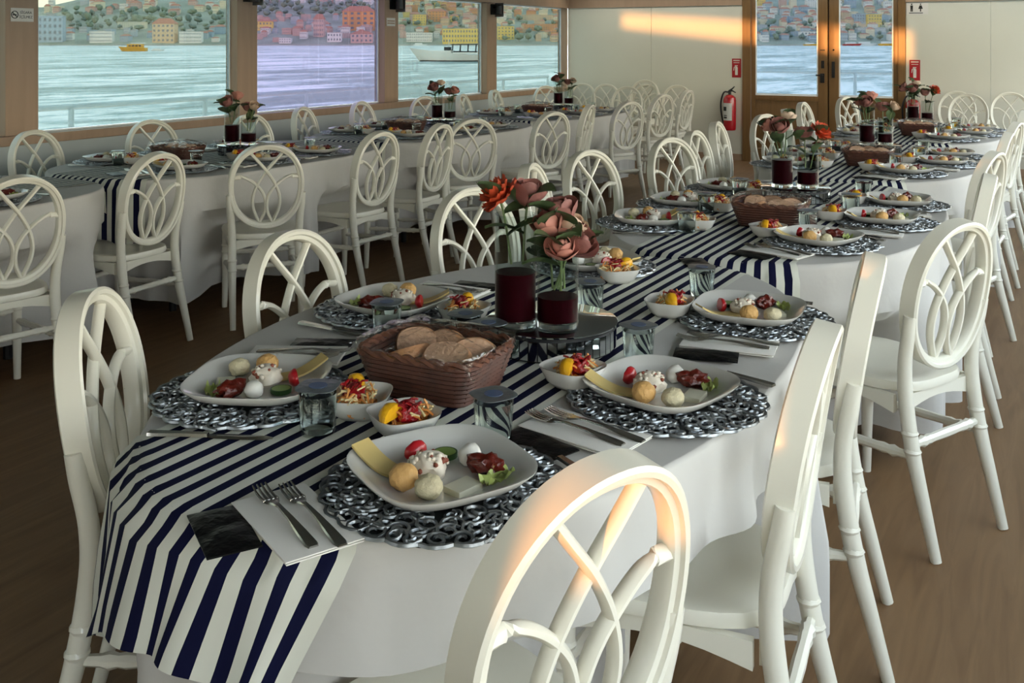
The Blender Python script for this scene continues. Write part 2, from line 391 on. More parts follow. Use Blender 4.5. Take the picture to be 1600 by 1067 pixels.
def door(n, x0, x1, hand):
    d = struct(link('door_%d' % n, None, loc=(0, 0, 0)))
    y0, y1 = YB + 0.01, YB + 0.055
    hs = 0.11; os_ = 0.05
    L, R = (os_, hs) if hand > 0 else (hs, os_)
    MB().box(x0, x0 + L, y0, y1, 0.01, 2.045, bev=0.003).build('stile', 'door_brown', d)
    MB().box(x1 - R, x1, y0, y1, 0.01, 2.045, bev=0.003).build('stile', 'door_brown', d)
    MB().box(x0 + L, x1 - R, y0, y1, 1.97, 2.045, bev=0.003).build('rail', 'door_brown', d)
    MB().box(x0 + L, x1 - R, y0, y1, 0.01, 0.16, bev=0.003).build('rail', 'door_brown', d)
    MB().box(x0 + L, x1 - R, y0 + 0.012, y1 - 0.012, 0.161, 0.74, bev=0.003).build('door_panel', 'door_brown', d)
    MB().box(x0 + L, x1 - R, y0 - 0.004, y1, 0.741, 0.80, bev=0.003).build('rail', 'door_brown', d)
    MB().box(x0 + L + 0.001, x1 - R - 0.001, y0 + 0.018, y0 + 0.024, 0.801, 1.969).build('pane', 'pane_door', d, smooth=0)
    b = MB()
    for (p, q, r_, s_) in ((x0 + L, x1 - R, 0.801, 0.822), (x0 + L, x0 + L + 0.014, 0.822, 1.969), (x1 - R - 0.014, x1 - R, 0.822, 1.969)):
        b.box(p, q, y0 + 0.004, y0 + 0.016, r_, s_)
    b.build('glazing_bead', 'rail_white', d, smooth=0)
    hx = x1 - 0.055 if hand > 0 else x0 + 0.05
    h = MB()
    if hand > 0:
        h.box(hx - 0.018, hx + 0.018, y0 - 0.008, y0, 1.13, 1.22, bev=0.003); h.box(hx - 0.01, hx + 0.01, y0 - 0.012, y0, 1.16, 1.18)
        h.box(hx - 0.03, hx + 0.02, y0 - 0.008, y0, 0.96, 1.07, bev=0.003)
        h.tube([(hx, y0 - 0.005, 1.05), (hx, y0 - 0.05, 1.05), (hx - 0.07, y0 - 0.055, 1.05)], 0.009, 8)
        h.box(hx - 0.03, hx + 0.025, y0 - 0.004, y0, 1.335, 1.35)
    else:
        h.box(hx - 0.016, hx + 0.016, y0 - 0.03, y0, 1.02, 1.21, bev=0.004); h.sphere((hx, y0 - 0.004, 1.345), 0.012, 1)
    h.build('handle', 'black_metal', d)
    return d
XM = -2.265
door(1, DX0 + 0.103, XM - 0.008, 1)
door(2, XM + 0.008, DX1 - 0.083, -1)
trim(MB().box(XM - 0.022, XM + 0.022, YB + 0.057, YB + 0.075, 0.01, 2.04), 'dark_gap')

# outside rails
def railing(n_posts, p0, p1, zt, name, label):
    r = link(name, None, loc=(p0[0], p0[1], -0.05)); tag(r, label, 'railing')
    d = Vector((p1[0] - p0[0], p1[1] - p0[1], 0))
    for zz, rr in ((zt + 0.05, 0.024), (zt - 0.38, 0.014)):
        MB().tube([(0, 0, zz), (d.x, d.y, zz)], rr, 8).build('rail', 'rail_translucent', r)
    for k in range(n_posts):
        q = d * (k / (n_posts - 1))
        MB().tube([(q.x, q.y, 0), (q.x, q.y, zt + 0.05)], 0.022, 8).build('post', 'rail_translucent', r)
railing(9, (-6.6, 2.34), (-6.6, 13.3), 0.935, 'deck_railing', 'white deck railing outside the side windows')
railing(5, (-6.446, 13.6), (1.954, 13.6), 1.04, 'deck_railing', 'white deck railing beyond the double glass door')

# ================================================================== CHAIRS
def chair_parts():
    """moulded white resin chair with an oval, interlaced back; faces local +y, stands on z = 0"""
    P = []
    # seat
    def outline(k, n=36):
        pts = []
        for i in range(n):
            a = 2 * PI * i / n; c, s_ = math.cos(a), math.sin(a)
            q = (abs(c) ** 3.6 + abs(s_) ** 3.6) ** (-1 / 3.6)
            y = s_ * q * 0.205 * k; w = 0.192 + 0.022 * (y / 0.205)
            pts.append((c * q * w * k, y + 0.01))
        return pts
    m = MB(); n = 36; rings = [(0.93, 0.422), (1.0, 0.428), (1.01, 0.44), (0.985, 0.453), (0.9, 0.455), (0.7, 0.449), (0.35, 0.445)]
    vs = []; fs = []
    for (k, z) in rings: vs += [(x, y, z) for x, y in outline(k)]
    for i in range(len(rings) - 1):
        for k in range(n): fs.append((i * n + k, i * n + (k + 1) % n, (i + 1) * n + (k + 1) % n, (i + 1) * n + k))
    fs.append(tuple(range(n - 1, -1, -1))); fs.append(tuple((len(rings) - 1) * n + k for k in range(n)))
    m.add(vs, fs); P.append(('seat', m))
    # aprons with an arched lower edge
    m = MB()
    def apron(p0, p1, t=0.016, h=0.05, arch=0.024):
        p0 = Vector(p0); p1 = Vector(p1); d = p1 - p0; nn = Vector((-d.y, d.x, 0)).normalized() * t / 2
        N = 8; vs = []; fs = []
        for i in range(N + 1):
            u = i / N; q = p0 + d * u; zb = 0.424 - h + arch * math.sin(PI * u)
            for (o, z) in ((nn, zb), (-nn, zb), (-nn, 0.424), (nn, 0.424)): vs.append((q.x + o.x, q.y + o.y, z))
        for i in range(N):
            for k in range(4): fs.append((i * 4 + k, i * 4 + (k + 1) % 4, i * 4 + 4 + (k + 1) % 4, i * 4 + 4 + k))
        fs.append((3, 2, 1, 0)); fs.append((N * 4, N * 4 + 1, N * 4 + 2, N * 4 + 3)); m.add(vs, fs)
    apron((-0.165, 0.178, 0), (0.165, 0.178, 0)); apron((-0.158, -0.175, 0), (0.158, -0.175, 0))
    apron((-0.172, -0.16, 0), (-0.18, 0.165, 0)); apron((0.172, -0.16, 0), (0.18, 0.165, 0)); P.append(('apron', m))
    # back plane
    tilt = 0.16
    C0 = Vector((0, -0.222, 0.700)); X = Vector((1, 0, 0)); T = Vector((0, -math.sin(tilt), math.cos(tilt))); N_ = Vector((0, math.cos(tilt), math.sin(tilt)))
    def bp(x, t, n=0.0):
        n += 0.35 * x * x                # the back is dished round the sitter
        return C0 + X * x + T * t + N_ * n
    A, B = 0.188, 0.218
    def oval(k, a=A, b=B):
        c, s_ = math.cos(k), math.sin(k); e = 2.15
        q = (abs(c) ** e + abs(s_) ** e) ** (-1 / e)
        return c * q * a, s_ * q * b
    m = MB(); NS = 64
    sec = [(0.0, -0.024), (0.0, 0.022), (-0.006, 0.026), (-0.014, 0.024), (-0.016, 0.017), (-0.026, 0.014), (-0.029, 0.008), (-0.029, -0.010), (-0.026, -0.016), (-0.016, -0.019), (-0.014, -0.026), (-0.006, -0.028)]
    vs = []; fs = []; ns = len(sec)
    for i in range(NS):
        k = 2 * PI * i / NS; x, t = oval(k); L = math.hypot(x, t)
        for (dr, dn) in sec: vs.append(bp(x * (1 + dr / L), t * (1 + dr / L), dn))
    for i in range(NS):
        for k in range(ns):
            j = (i + 1) % NS; fs.append((i * ns + k, j * ns + k, j * ns + (k + 1) % ns, i * ns + (k + 1) % ns))
    m.add(vs, fs); P.append(('back_frame', m))
    a, b = A - 0.024, B - 0.024
    def arc(pts, sg, off):
        m = MB(); q = catmull([bp(sg * x * a, t * b, off) for x, t in pts], 7)
        m.tube(q, 0.0085, 8, ry=0.0125, up=tuple(X)); P.append(('lattice_arc', m))
    for sg in (-1, 1):
        arc([(0.50, 0.90), (0.30, 0.70), (0.0, 0.40), (-0.26, 0.05), (-0.40, -0.30), (-0.38, -0.62), (-0.20, -0.99)], sg, 0.003 * sg)
        arc([(0.99, 0.22), (0.70, 0.24), (0.40, 0.10), (0.14, -0.14), (0.02, -0.42), (0.05, -0.72), (0.20, -0.99)], sg, -0.003 * sg)
    # rear legs run up into the back
    for sg in (-1, 1):
        pts = [(sg * 0.168, -0.285, 0.0), (sg * 0.168, -0.248, 0.14), (sg * 0.167, -0.212, 0.28), (sg * 0.166, -0.190, 0.42), (sg * 0.170, -0.190, 0.52), (sg * 0.178, -0.206, 0.61), (sg * 0.1795, -0.214, 0.66)]
        q = catmull(pts, 6); r = []
        for p in q:
            z = p.z; rr = 0.0145 + 0.0065 * min(1, z / 0.28) if z < 0.28 else 0.021 - 0.0035 * max(0, (z - 0.4) / 0.3)
            r.append(rr)
        m = MB(); m.tube(q, r, 10)
        for zc in (0.285, 0.318):
            c = min(q, key=lambda p: abs(p.z - zc)); m.tube([c + Vector((0, -0.002, 0.009)), c, c - Vector((0, 0.002, 0.009))], [0.0205, 0.0245, 0.0205], 10)
        P.append(('leg', m))
    for sg in (-1, 1):
        m = MB(); q = [Vector((sg * (0.172 + 0.008 * (1 - k / 10)), 0.176 + 0.012 * (1 - k / 10), 0.425 * k / 10)) for k in range(11)]
        m.tube(q, [0.0145 + 0.006 * min(1, k / 7) for k in range(11)], 10)
        for zc in (0.30, 0.335): m.tube([(sg * 0.1745, 0.179, zc + 0.009), (sg * 0.1745, 0.179, zc), (sg * 0.1745, 0.179, zc - 0.009)], [0.020, 0.024, 0.020], 10)
        P.append(('leg', m))
    def stretcher(p0, p1):
        p0 = Vector(p0); p1 = Vector(p1); m = MB(); us = [0, 0.12, 0.16, 0.20, 0.24, 0.30, 0.5, 0.70, 0.76, 0.80, 0.84, 0.88, 1]
        rs = [0.010, 0.012, 0.017, 0.0125, 0.015, 0.0125, 0.014, 0.0125, 0.015, 0.0125, 0.017, 0.012, 0.010]
        m.tube([p0 + (p1 - p0) * u for u in us], rs, 8); P.append(('stretcher', m))
    stretcher((-0.166, -0.215, 0.265), (-0.175, 0.18, 0.25)); stretcher((0.166, -0.215, 0.265), (0.175, 0.18, 0.25))
    stretcher((-0.166, -0.208, 0.295), (0.166, -0.208, 0.295)); stretcher((-0.174, 0.179, 0.295), (0.174, 0.179, 0.295))
    return [(n, m.mesh('chair_' + n, 'chair_white', 40)) for n, m in P]
CHAIR = chair_parts()
SEATS = []
def chair(bx, by, ang, label, group, z=0.0):
    """bx, by: where the top of the back is; ang: degrees the sitter faces"""
    f = math.radians(ang); ox, oy = bx + 0.258 * math.cos(f), by + 0.258 * math.sin(f)
    e = link('dining_chair', None, loc=(ox, oy, z), rz=f - PI / 2)
    tag(e, label, 'chair', group)
    for n, me in CHAIR: link(n, me, e)
    SEATS.append((ox, oy, f))
G1 = 'white oval-back chairs at the centre row of tables'
G2 = 'white oval-back chairs at the window row of tables'
G3 = 'white oval-back chairs along the back wall'
wc = 'white oval-back chair '
chair(-0.47, 1.10, 160, wc + 'in front, back to the viewer, nearest of all', G1)
chair(-1.73, 1.36, 33, wc + 'at the left end of the front table beside the hanging runner', G1)
chair(-1.81, 2.06, 1, wc + 'on the left side of front table, beside the silver-lidded cup', G1)
chair(-1.79, 2.98, -18, wc + 'behind the orange flowers of the front table', G1)
chair(-1.93, 3.70, 12, wc + 'half hidden by the mauve roses, smallest top showing', G1)
chair(-1.93, 4.30, -17, wc + 'left of the second centre table, right of the mauve roses', G1)
chair(-1.80, 5.08, -22, wc + 'left of second centre table at its far end', G1)
chair(-1.82, 5.55, -2, wc + 'left of third centre table, nearest of the turned pair', G1)
chair(-1.90, 6.25, 4, wc + 'left of third centre table, in front of the extinguisher wall', G1)
chair(-1.80, 7.10, -22, wc + 'before the left door leaf, leftmost of three', G1)
chair(-1.80, 7.72, 12, wc + 'before the left door leaf, thin edge-on middle one', G1)
chair(-1.88, 8.70, -4, wc + 'before the left door leaf, rightmost of three', G1)
chair(-1.71, 9.75, -20, wc + 'before the right door leaf', G1)
chair(-0.35, 1.83, 184, wc + 'right of the front table, nearest the viewer on that side', G1)
chair(-0.365, 2.50, 188, wc + 'right of the front table, seen edge-on with a sunlit back', G1)
chair(-0.22, 3.10, 153, wc + 'right of second centre table with a sun patch on its back', G1)
chair(-0.20, 4.25, 183, wc + 'right of second centre table, second along', G1)
chair(-0.22, 5.15, 165, wc + 'right of third centre table, nearest end', G1)
chair(-0.20, 6.30, 176, wc + 'right of third centre table, second along', G1)
chair(-0.18, 7.15, 170, wc + 'right of farthest centre table, nearest end', G1)
chair(-0.16, 8.40, 176, wc + 'right of farthest centre table, far end', G1)
A_ = 'on aisle side of window row, '
for (x, y, a, t) in [(-3.45, 2.43, 168, 'at the left picture edge'), (-3.63, 3.27, 184, 'second from the left picture edge'),
                     (-3.46, 3.80, 138, 'third from the left, facing straight away'), (-3.38, 4.66, 176, 'fourth from the left'),
                     (-3.37, 5.29, 184, 'fifth from the left, narrow'), (-3.42, 5.77, 146, 'sixth from the left'),
                     (-3.24, 6.64, 160, 'seventh from the left'), (-3.35, 7.55, 190, 'eighth from the left, nearly edge-on'),
                     (-3.23, 8.14, 157, 'ninth from the left'), (-3.38, 9.42, 162, 'tenth from the left'), (-3.45, 10.40, 176, 'last before the back wall')]:
    chair(x, y, a, wc + A_ + t, G2)
for (x, y, a, t) in [(-5.22, 3.75, 8, 'under the window, at the left picture edge'), (-5.24, 4.63, -10, 'under the first full window, behind the bread basket'),
                     (-5.05, 5.35, -5, 'under the tan post, behind the vases'), (-5.24, 6.14, 12, 'under the lilac window, left one'),
                     (-5.30, 6.98, 5, 'under the lilac window, right one'), (-5.28, 7.97, -22, 'under the motorboat window, left one'),
                     (-5.19, 8.50, 12, 'under the motorboat window behind the vases'), (-5.34, 9.42, 10, 'under the post beside the motorboat window'),
                     (-5.30, 10.60, -28, 'under the last window before the corner')]:
    chair(x, y, a, wc + t, G2)
for (x, y, a, z, t) in [(-5.20, 11.50, -92, 0, 'against the back wall behind the farthest window-row vases'), (-4.88, 11.50, -88, 0, 'against the back wall, second from the corner'),
                        (-4.36, 11.55, -90, 0, 'against the back wall, lower one of a stacked pair'), (-4.36, 11.49, -90, 0.06, 'against the back wall, upper one of a stacked pair'),
                        (-4.38, 10.95, -84, 0, 'standing before the stacked pair at the back wall'), (-3.97, 11.56, -90, 0, 'against the back wall, nearest left of the extinguisher'),
                        (-0.86, 11.50, -92, 0, 'against the back wall right of the door, left one'), (-0.36, 11.50, -88, 0, 'against the back wall right of the door, at picture edge'),
                        (-0.72, 11.00, -90, 0, 'right of the door, standing before the wall chairs')]:
    chair(x, y, a, wc + t, G3, z)

# ================================================================== TABLES, CLOTHS, RUNNERS
ZT = 0.75
def sup(cx, cy, a, b, n, k):
    c, s_ = math.cos(k), math.sin(k)
    if not isinstance(n, (int, float)): n = n[0] if c < 0 else n[1]
    q = (abs(c / a) ** n + abs(s_ / b) ** n) ** (-1 / n)
    return cx + c * q, cy + s_ * q
def cloth_wave(T, th, dz):
    rnd = random.Random(T['name']); ph = [rnd.uniform(0, 6.28) for _ in range(4)]; fr = [rnd.choice((13, 15, 17)), rnd.choice((23, 27)), rnd.choice((7, 9))]
    w = 0.034 * math.sin(fr[0] * th + ph[0] + 0.8 * math.sin(3 * th)) + 0.022 * math.sin(fr[1] * th + ph[1]) + 0.014 * math.sin(fr[2] * th + ph[2])
    return max(0, min(1, (dz - 0.05) / 0.38)) * (0.018 + w)
def table(T):
    cx, cy, a, b, n, nm = T['c'][0], T['c'][1], T['a'], T['b'], T['n'], T['name']
    t = link('folding_table', None, loc=(cx, cy, 0)); tag(t, 'black-legged table under the white cloth of ' + nm, 'table', 'tables under white cloths')
    MB().prism([sup(0, 0, a - 0.01, b - 0.01, n, 2 * PI * k / 48) for k in range(48)], ZT - 0.03, ZT - 0.004).build('tabletop', 'grey_metal', t)
    for sx in (-1, 1):
        for sy in (-1, 1):
            MB().tube([(sx * 0.17, sy * 0.58, 0), (sx * 0.17, sy * 0.58, ZT - 0.03)], 0.02, 8).build('leg', 'black_metal', t)
    # cloth
    NA = 220; rnd = random.Random(nm)
    ph = [rnd.uniform(0, 6.28) for _ in range(4)]; fr = [rnd.choice((13, 15, 17)), rnd.choice((23, 27)), rnd.choice((7, 9))]
    levels = [(0, 0.0)] + [(0.004, 0.0), (0.010, 0.006), (0.013, 0.018)] + [(0.016, 0.018 + 0.05 * k) for k in range(1, 13)]
    rows = []
    pull = []
    for k in range(NA):
        th = 2 * PI * k / NA; x, y = sup(0, 0, a, b, n, th); L = math.hypot(x, y); best = 0
        for (ox, oy, f) in SEATS:
            if math.hypot(ox - cx, oy - cy) > 1.9: continue
            for st in range(0, 20):
                p = st * 0.025; q = 1 + (0.03 - p) / L; wx, wy = cx + x * q - ox, cy + y * q - oy
                fx = wx * math.cos(f) + wy * math.sin(f); rx = wx * math.sin(f) - wy * math.cos(f)
                if abs(rx) < 0.245 and -0.3 < fx < 0.245: best = max(best, p + 0.025)
        pull.append(min(best, 0.36))
    for _ in range(3): pull = [max(pull[k], 0.25 * pull[k - 1] + 0.5 * pull[k] + 0.25 * pull[(k + 1) % NA]) for k in range(NA)]
    vs = []; fs = []
    for (rr, dz) in [(-1.0, 0), (-0.66, 0), (-0.33, 0)] + levels:
        for k in range(NA):
            th = 2 * PI * k / NA; x, y = sup(0, 0, a, b, n, th); L = math.hypot(x, y)
            if rr < 0: q = 1 + rr * 0.97
            else:
                g = max(0, min(1, (dz - 0.05) / 0.38))
                w = 0.034 * math.sin(fr[0] * th + ph[0] + 0.8 * math.sin(3 * th)) + 0.022 * math.sin(fr[1] * th + ph[1]) + 0.014 * math.sin(fr[2] * th + ph[2])
                sm = max(0, min(1, (dz - 0.17) / 0.13)); sm = sm * sm * (3 - 2 * sm)
                q = 1 + (rr + g * (0.018 + w * (1 - 0.35 * sm * min(1, pull[k] / 0.1))) - sm * pull[k]) / L
            vs.append((cx + x * q, cy + y * q, ZT - dz + (0.0005 if rr < 0 else 0)))
    m = len(levels) + 3
    for i in range(m - 1):
        for k in range(NA): fs.append((i * NA + k, i * NA + (k + 1) % NA, (i + 1) * NA + (k + 1) % NA, (i + 1) * NA + k))
    fs.append(tuple(range(NA - 1, -1, -1)))
    mb = MB(); mb.add(vs, fs)
    o = mb.build('tablecloth', 'cloth', smooth=60); tag(o, 'white tablecloth hanging in folds on ' + nm, 'tablecloth', 'white tablecloths')
def nn_(T, x): return T['n'] if isinstance(T['n'], (int, float)) else T['n'][0 if x < T['c'][0] else 1]
def edge_y(T, x, sgn):
    dx = min(0.999, abs((x - T['c'][0]) / T['a'])); n = nn_(T, x); return T['c'][1] + sgn * T['b'] * (1 - dx ** n) ** (1 / n)
def runner(T, x0, x1, ynear, yfar, label, skew=0.0, gather=0.0):
    """striped strip lying along the table; ends before the edge or drapes over it"""
    NU, NV = 57, 110; cx, cy = T['c']
    rnd = random.Random(label); p1, p2 = rnd.uniform(0, 6), rnd.uniform(0, 6)
    vs = []; uv = []
    for j in range(NV + 1):
        for i in range(NU + 1):
            u = i / NU; x = x0 + (x1 - x0) * u
            yf, yn = yfar, ynear
            ym = cy
            s_ = yn + (yf - yn) * (j / NV)              # flat position
            X = x + skew * (s_ - cy); z = ZT + 0.0034 + 0.0012 * math.sin(X * 38 + p1) * math.sin(s_ * 9 + p2); y = s_
            for sg in (-1, 1):
                ye = edge_y(T, X, sg); over = (s_ - ye) * sg
                R = 0.034
                if over > -R * 0.2:
                    d = over + R * 0.2
                    n_ = nn_(T, X); nx = (abs((X - cx) / T['a']) ** (n_ - 1)) / T['a'] * (1 if X > cx else -1); ny = (abs((ye - cy) / T['b']) ** (n_ - 1)) / T['b'] * sg
                    ln = math.hypot(nx, ny); nx /= ln; ny /= ln
                    if d < R * PI / 2:
                        ang = d / R; oo = R * math.sin(ang); z = ZT + 0.0034 - R * (1 - math.cos(ang))
                    else:
                        dd = d - R * PI / 2; oo = max(R, 0.016 + 0.9 * cloth_wave(T, math.atan2((ye - cy), (X - cx)), dd + R)) + 0.016 + 0.010 * (1 + math.sin(X * 55 + p2)) * min(1, dd / 0.2); z = ZT + 0.0034 - R - dd
                    y = ye + sg * (-R * 0.2) + ny * oo; X = X + nx * oo
                    if gather and sg < 0 and d > R: y -= 0.45 * gather * (d - R) * u; X -= gather * (d - R) * u + 0.012 * math.sin(u * 21) * min(1, (d - R) / 0.15)
            vs.append((X, y, z)); uv.append((u, j / NV))
    fs = []
    for j in range(NV):
        for i in range(NU): fs.append((j * (NU + 1) + i, j * (NU + 1) + i + 1, (j + 1) * (NU + 1) + i + 1, (j + 1) * (NU + 1) + i))
    mb = MB(); mb.add(vs, fs); me = mb.mesh('table_runner', 'stripes', 60)
    ul = me.uv_layers.new(name='UVMap')
    for l in me.loops: ul.data[l.index].uv = uv[l.vertex_index]
    o = link('table_runner', me); tag(o, label, 'table runner', 'navy and white striped runners')
TB = {
    'T1': dict(c=(-1.06, 1.985), a=0.58, b=0.96, n=(1.85, 2.25), name='the front table'),
    'T2': dict(c=(-0.92, 3.985), a=0.57, b=0.985, n=2.4, name='the second centre table'),
    'T3': dict(c=(-0.89, 6.02), a=0.57, b=0.985, n=2.4, name='the third centre table'),
    'T4': dict(c=(-0.86, 8.06), a=0.57, b=0.985, n=2.4, name='the farthest centre table'),
    'A0': dict(c=(-4.30, 2.27), a=0.60, b=0.99, n=3.2, name='the leftmost window table'),
    'A1': dict(c=(-4.27, 4.36), a=0.60, b=1.02, n=3.0, name='the second window table'),
    'A2': dict(c=(-4.24, 6.46), a=0.60, b=1.02, n=3.0, name='the third window table'),
    'A3': dict(c=(-4.22, 8.58), a=0.60, b=1.02, n=3.0, name='the farthest window table'),
}
for T in TB.values(): table(T)
runner(TB['T1'], -1.335, -0.80, 0.835, 3.06, 'striped runner hanging off the near end of the front table', 0.03, 0.38)
runner(TB['T2'], -1.18, -0.66, 2.85, 5.10, 'striped runner along the second centre table', 0.02)
runner(TB['T3'], -1.14, -0.62, 4.90, 7.15, 'striped runner along the third centre table', 0.0)
runner(TB['T4'], -1.10, -0.58, 6.95, 9.2, 'striped runner along the farthest centre table', 0.0)
runner(TB['A0'], -4.55, -4.02, 1.1, 3.40, 'striped runner along the leftmost window table')
runner(TB['A1'], -4.50, -3.90, 3.05, 5.55, 'striped runner hanging in the gap of the first two window tables')
runner(TB['A2'], -4.50, -3.94, 5.30, 7.6, 'striped runner along the third window table')
runner(TB['A3'], -4.48, -3.92, 7.42, 9.75, 'striped runner along the farthest window table')

# ================================================================== TABLEWARE (meshes built once, shared by every place)
TW = {}
def seg(name, mb, mats, smooth=40): TW[name] = mb.mesh(name, mats, smooth)
# placemat: dark base with silver scrollwork
seg('mat_base', MB().prism([(0.172 * (1 + 0.03 * math.cos(12 * k * 2 * PI / 96)) * math.cos(2 * PI * k / 96), 0.172 * (1 + 0.03 * math.cos(12 * k * 2 * PI / 96)) * math.sin(2 * PI * k / 96)) for k in range(96)], 0, 0.003), 'mat_base')
m = MB(); R_ = random.Random(3)
def curl(cx, cy, r, a0, sg, turns=1.35, rad=0.0034):
    pts = []
    for i in range(13):
        t = i / 12; a = a0 + sg * t * turns * 2 * PI; q = r * (1 - 0.72 * t)
        pts.append((cx + q * math.cos(a), cy + q * math.sin(a), 0.0055 + 0.002 * math.sin(t * 9)))
    m.tube(pts, [rad * (1 - 0.3 * abs(2 * i / 12 - 1)) for i in range(13)], 5)
for (rad, cnt, rr) in ((0.166, 34, 0.0215), (0.145, 30, 0.0215), (0.122, 24, 0.021), (0.10, 16, 0.021)):
    for k in range(cnt):
        a = 2 * PI * (k + R_.uniform(-0.2, 0.2)) / cnt
        curl((rad + R_.uniform(-.006, .006)) * math.cos(a), (rad + R_.uniform(-.006, .006)) * math.sin(a), rr * R_.uniform(0.75, 1.1), R_.uniform(0, 6.28), R_.choice((-1, 1)))
for k in range(24):
    a = 2 * PI * k / 24
    m.tube([((0.178 + 0.007 * math.sin(t * PI)) * math.cos(a + t * 0.25), (0.178 + 0.007 * math.sin(t * PI)) * math.sin(a + t * 0.25), 0.005) for t in (0, .25, .5, .75, 1)], 0.0035, 5)
seg('mat_scroll', m, 'silver_mat')
# plate: deep rounded square
seg('plate', MB().lathe([(0.0, 0.006), (0.06, 0.006), (0.086, 0.008), (0.108, 0.017), (0.124, 0.028), (0.1285, 0.0285), (0.128, 0.026), (0.112, 0.011), (0.09, 0.001), (0.06, 0.0), (0.0, 0.0)], 56, squash=3.3), 'china', 60)
# foods
m = MB(); vs = []
N = 10
for i in range(N + 1):
    for j in (0, 1):
        for zz in (0, 0.004):
            t = i / N; vs.append(((t - 0.5) * 0.1, (j - 0.5) * 0.036, 0.0 + zz + 0.026 * (max(0, t - 0.35) / 0.65) ** 1.6))
fs = []
for i in range(N):
    a = i * 4; fs += [(a, a + 4, a + 6, a + 2), (a + 1, a + 3, a + 7, a + 5), (a, a + 1, a + 5, a + 4), (a + 2, a + 6, a + 7, a + 3)]
fs += [(0, 2, 3, 1), (N * 4, N * 4 + 1, N * 4 + 3, N * 4 + 2)]
seg('cheese_slice', m.add(vs, fs), 'cheese_yellow')
m = MB(); m.sphere((0, 0, 0.015), 0.020, 3, 0, (1, 0.62, 0.8), nz=0.08, fr=2)
m.v = [(x, min(y, 0.008 - 0.2 * z), z) for x, y, z in m.v]; seg('tomato_wedge', m, 'tomato')
m = MB(); m.lathe([(0, 0.0075), (0.017, 0.0075), (0.0175, 0.0), (0, 0.0)], 20, mi=0); m.lathe([(0.0172, 0.0078), (0.0195, 0.0075), (0.0195, 0.0), (0.0172, -0.0003)], 20, mi=1, close=True)
seg('cucumber_slice', m, ['cucumber', 'cucumber_skin'])
m = MB(); m.sphere((0, 0, 0.016), 0.029, 3, 0, (1, 1, 0.72), nz=0.35, fr=2.2, seed=2)
for k in range(26):
    a, b = R_.uniform(0, 6.28), R_.uniform(0.1, 1.4); d = (math.cos(a) * math.cos(b), math.sin(a) * math.cos(b), math.sin(b))
    m.sphere((d[0] * 0.029, d[1] * 0.029, 0.015 + d[2] * 0.021), R_.uniform(0.003, 0.006), 1, 1 if k % 3 == 0 else 0, nz=0.3)
seg('creamy_salad', m, ['salad_cream', 'salad_bits'], 60)
seg('orange_ball', MB().sphere((0, 0, 0.018), 0.0215, 3, 0, (1, 1, 0.9), nz=0.1, fr=4, seed=1), 'ball_orange', 60)
seg('pale_ball', MB().sphere((0, 0, 0.016), 0.0205, 3, 0, (1, 1, 0.84), nz=0.14, fr=5, seed=5), 'ball_pale', 60)
seg('white_cheese', MB().box(-0.024, 0.024, -0.017, 0.017, 0, 0.010, bev=0.002), 'white_cheese')
seg('red_paste', MB().sphere((0, 0, 0.014), 0.021, 3, 0, (1.35, 0.85, 0.8), nz=0.5, fr=2.6, seed=9), 'paste', 60)
seg('yogurt', MB().sphere((0, 0, 0.015), 0.018, 2, 0, (1.05, 1, 0.95), nz=0.15, fr=3, seed=4), 'yogurt', 60)
m = MB(); vs = []; fs = []
for i in range(7):
    for j in range(7):
        x, y = (i - 3) / 3, (j - 3) / 3; vs.append((x * 0.03, y * 0.016 * (1 - 0.3 * abs(x)), 0.006 + 0.005 * math.sin(x * 5) * math.cos(y * 6) + 0.007 * y * y + 0.004 * x * x))
for i in range(6):
    for j in range(6): fs.append((i * 7 + j, i * 7 + j + 1, (i + 1) * 7 + j + 1, (i + 1) * 7 + j))
b0 = len(vs); vs += [(x, y, z - 0.0015) for x, y, z in vs]; fs += [tuple(b0 + q for q in reversed(f)) for f in fs[:]]
seg('lettuce', m.add(vs, fs), 'lettuce')
# napkin, fork, knife, sachet
m = MB()
for k, (dx, z) in enumerate(((0, 0), (0.004, 0.0022), (-0.002, 0.0044))):
    m.box(-0.055 + dx, 0.055 + dx * 0.5, -0.10 + dx, 0.10, z, z + 0.0018, bev=0.0006)
seg('napkin', m, 'napkin')
def flat(path, mb, th=0.0024):       # path of (y, halfwidth, z)
    vs = []; fs = []
    for (y, w, z) in path: vs += [(-w, y, z), (w, y, z), (w * 0.8, y, z + th), (-w * 0.8, y, z + th)]
    n = len(path)
    for i in range(n - 1):
        for k in range(4): fs.append((i * 4 + k, i * 4 + (k + 1) % 4, i * 4 + 4 + (k + 1) % 4, i * 4 + 4 + k))
    fs += [(3, 2, 1, 0), (n * 4 - 4, n * 4 - 3, n * 4 - 2, n * 4 - 1)]; mb.add(vs, fs)
m = MB(); flat([(-0.10, 0.007, 0.0), (-0.092, 0.0095, 0.0005), (-0.06, 0.008, 0.003), (-0.02, 0.005, 0.006), (0.02, 0.0035, 0.0065), (0.035, 0.005, 0.005), (0.045, 0.010, 0.0035), (0.055, 0.0125, 0.003)], m)
seg('fork_handle', m, 'steel')
m = MB()
for k in range(4):
    x = (k - 1.5) * 0.0066
    m.tube([(x, 0.052, 0.0042), (x, 0.065, 0.003), (x, 0.085, 0.0045), (x * 0.96, 0.102, 0.009)], [0.0022, 0.002, 0.0018, 0.0012], 5)
seg('fork_tines', m, 'steel')
m = MB(); flat([(-0.11, 0.008, 0.0), (-0.10, 0.009, 0), (-0.05, 0.007, 0.001), (-0.005, 0.006, 0.001)], m, 0.005); seg('knife_handle', m, 'steel')
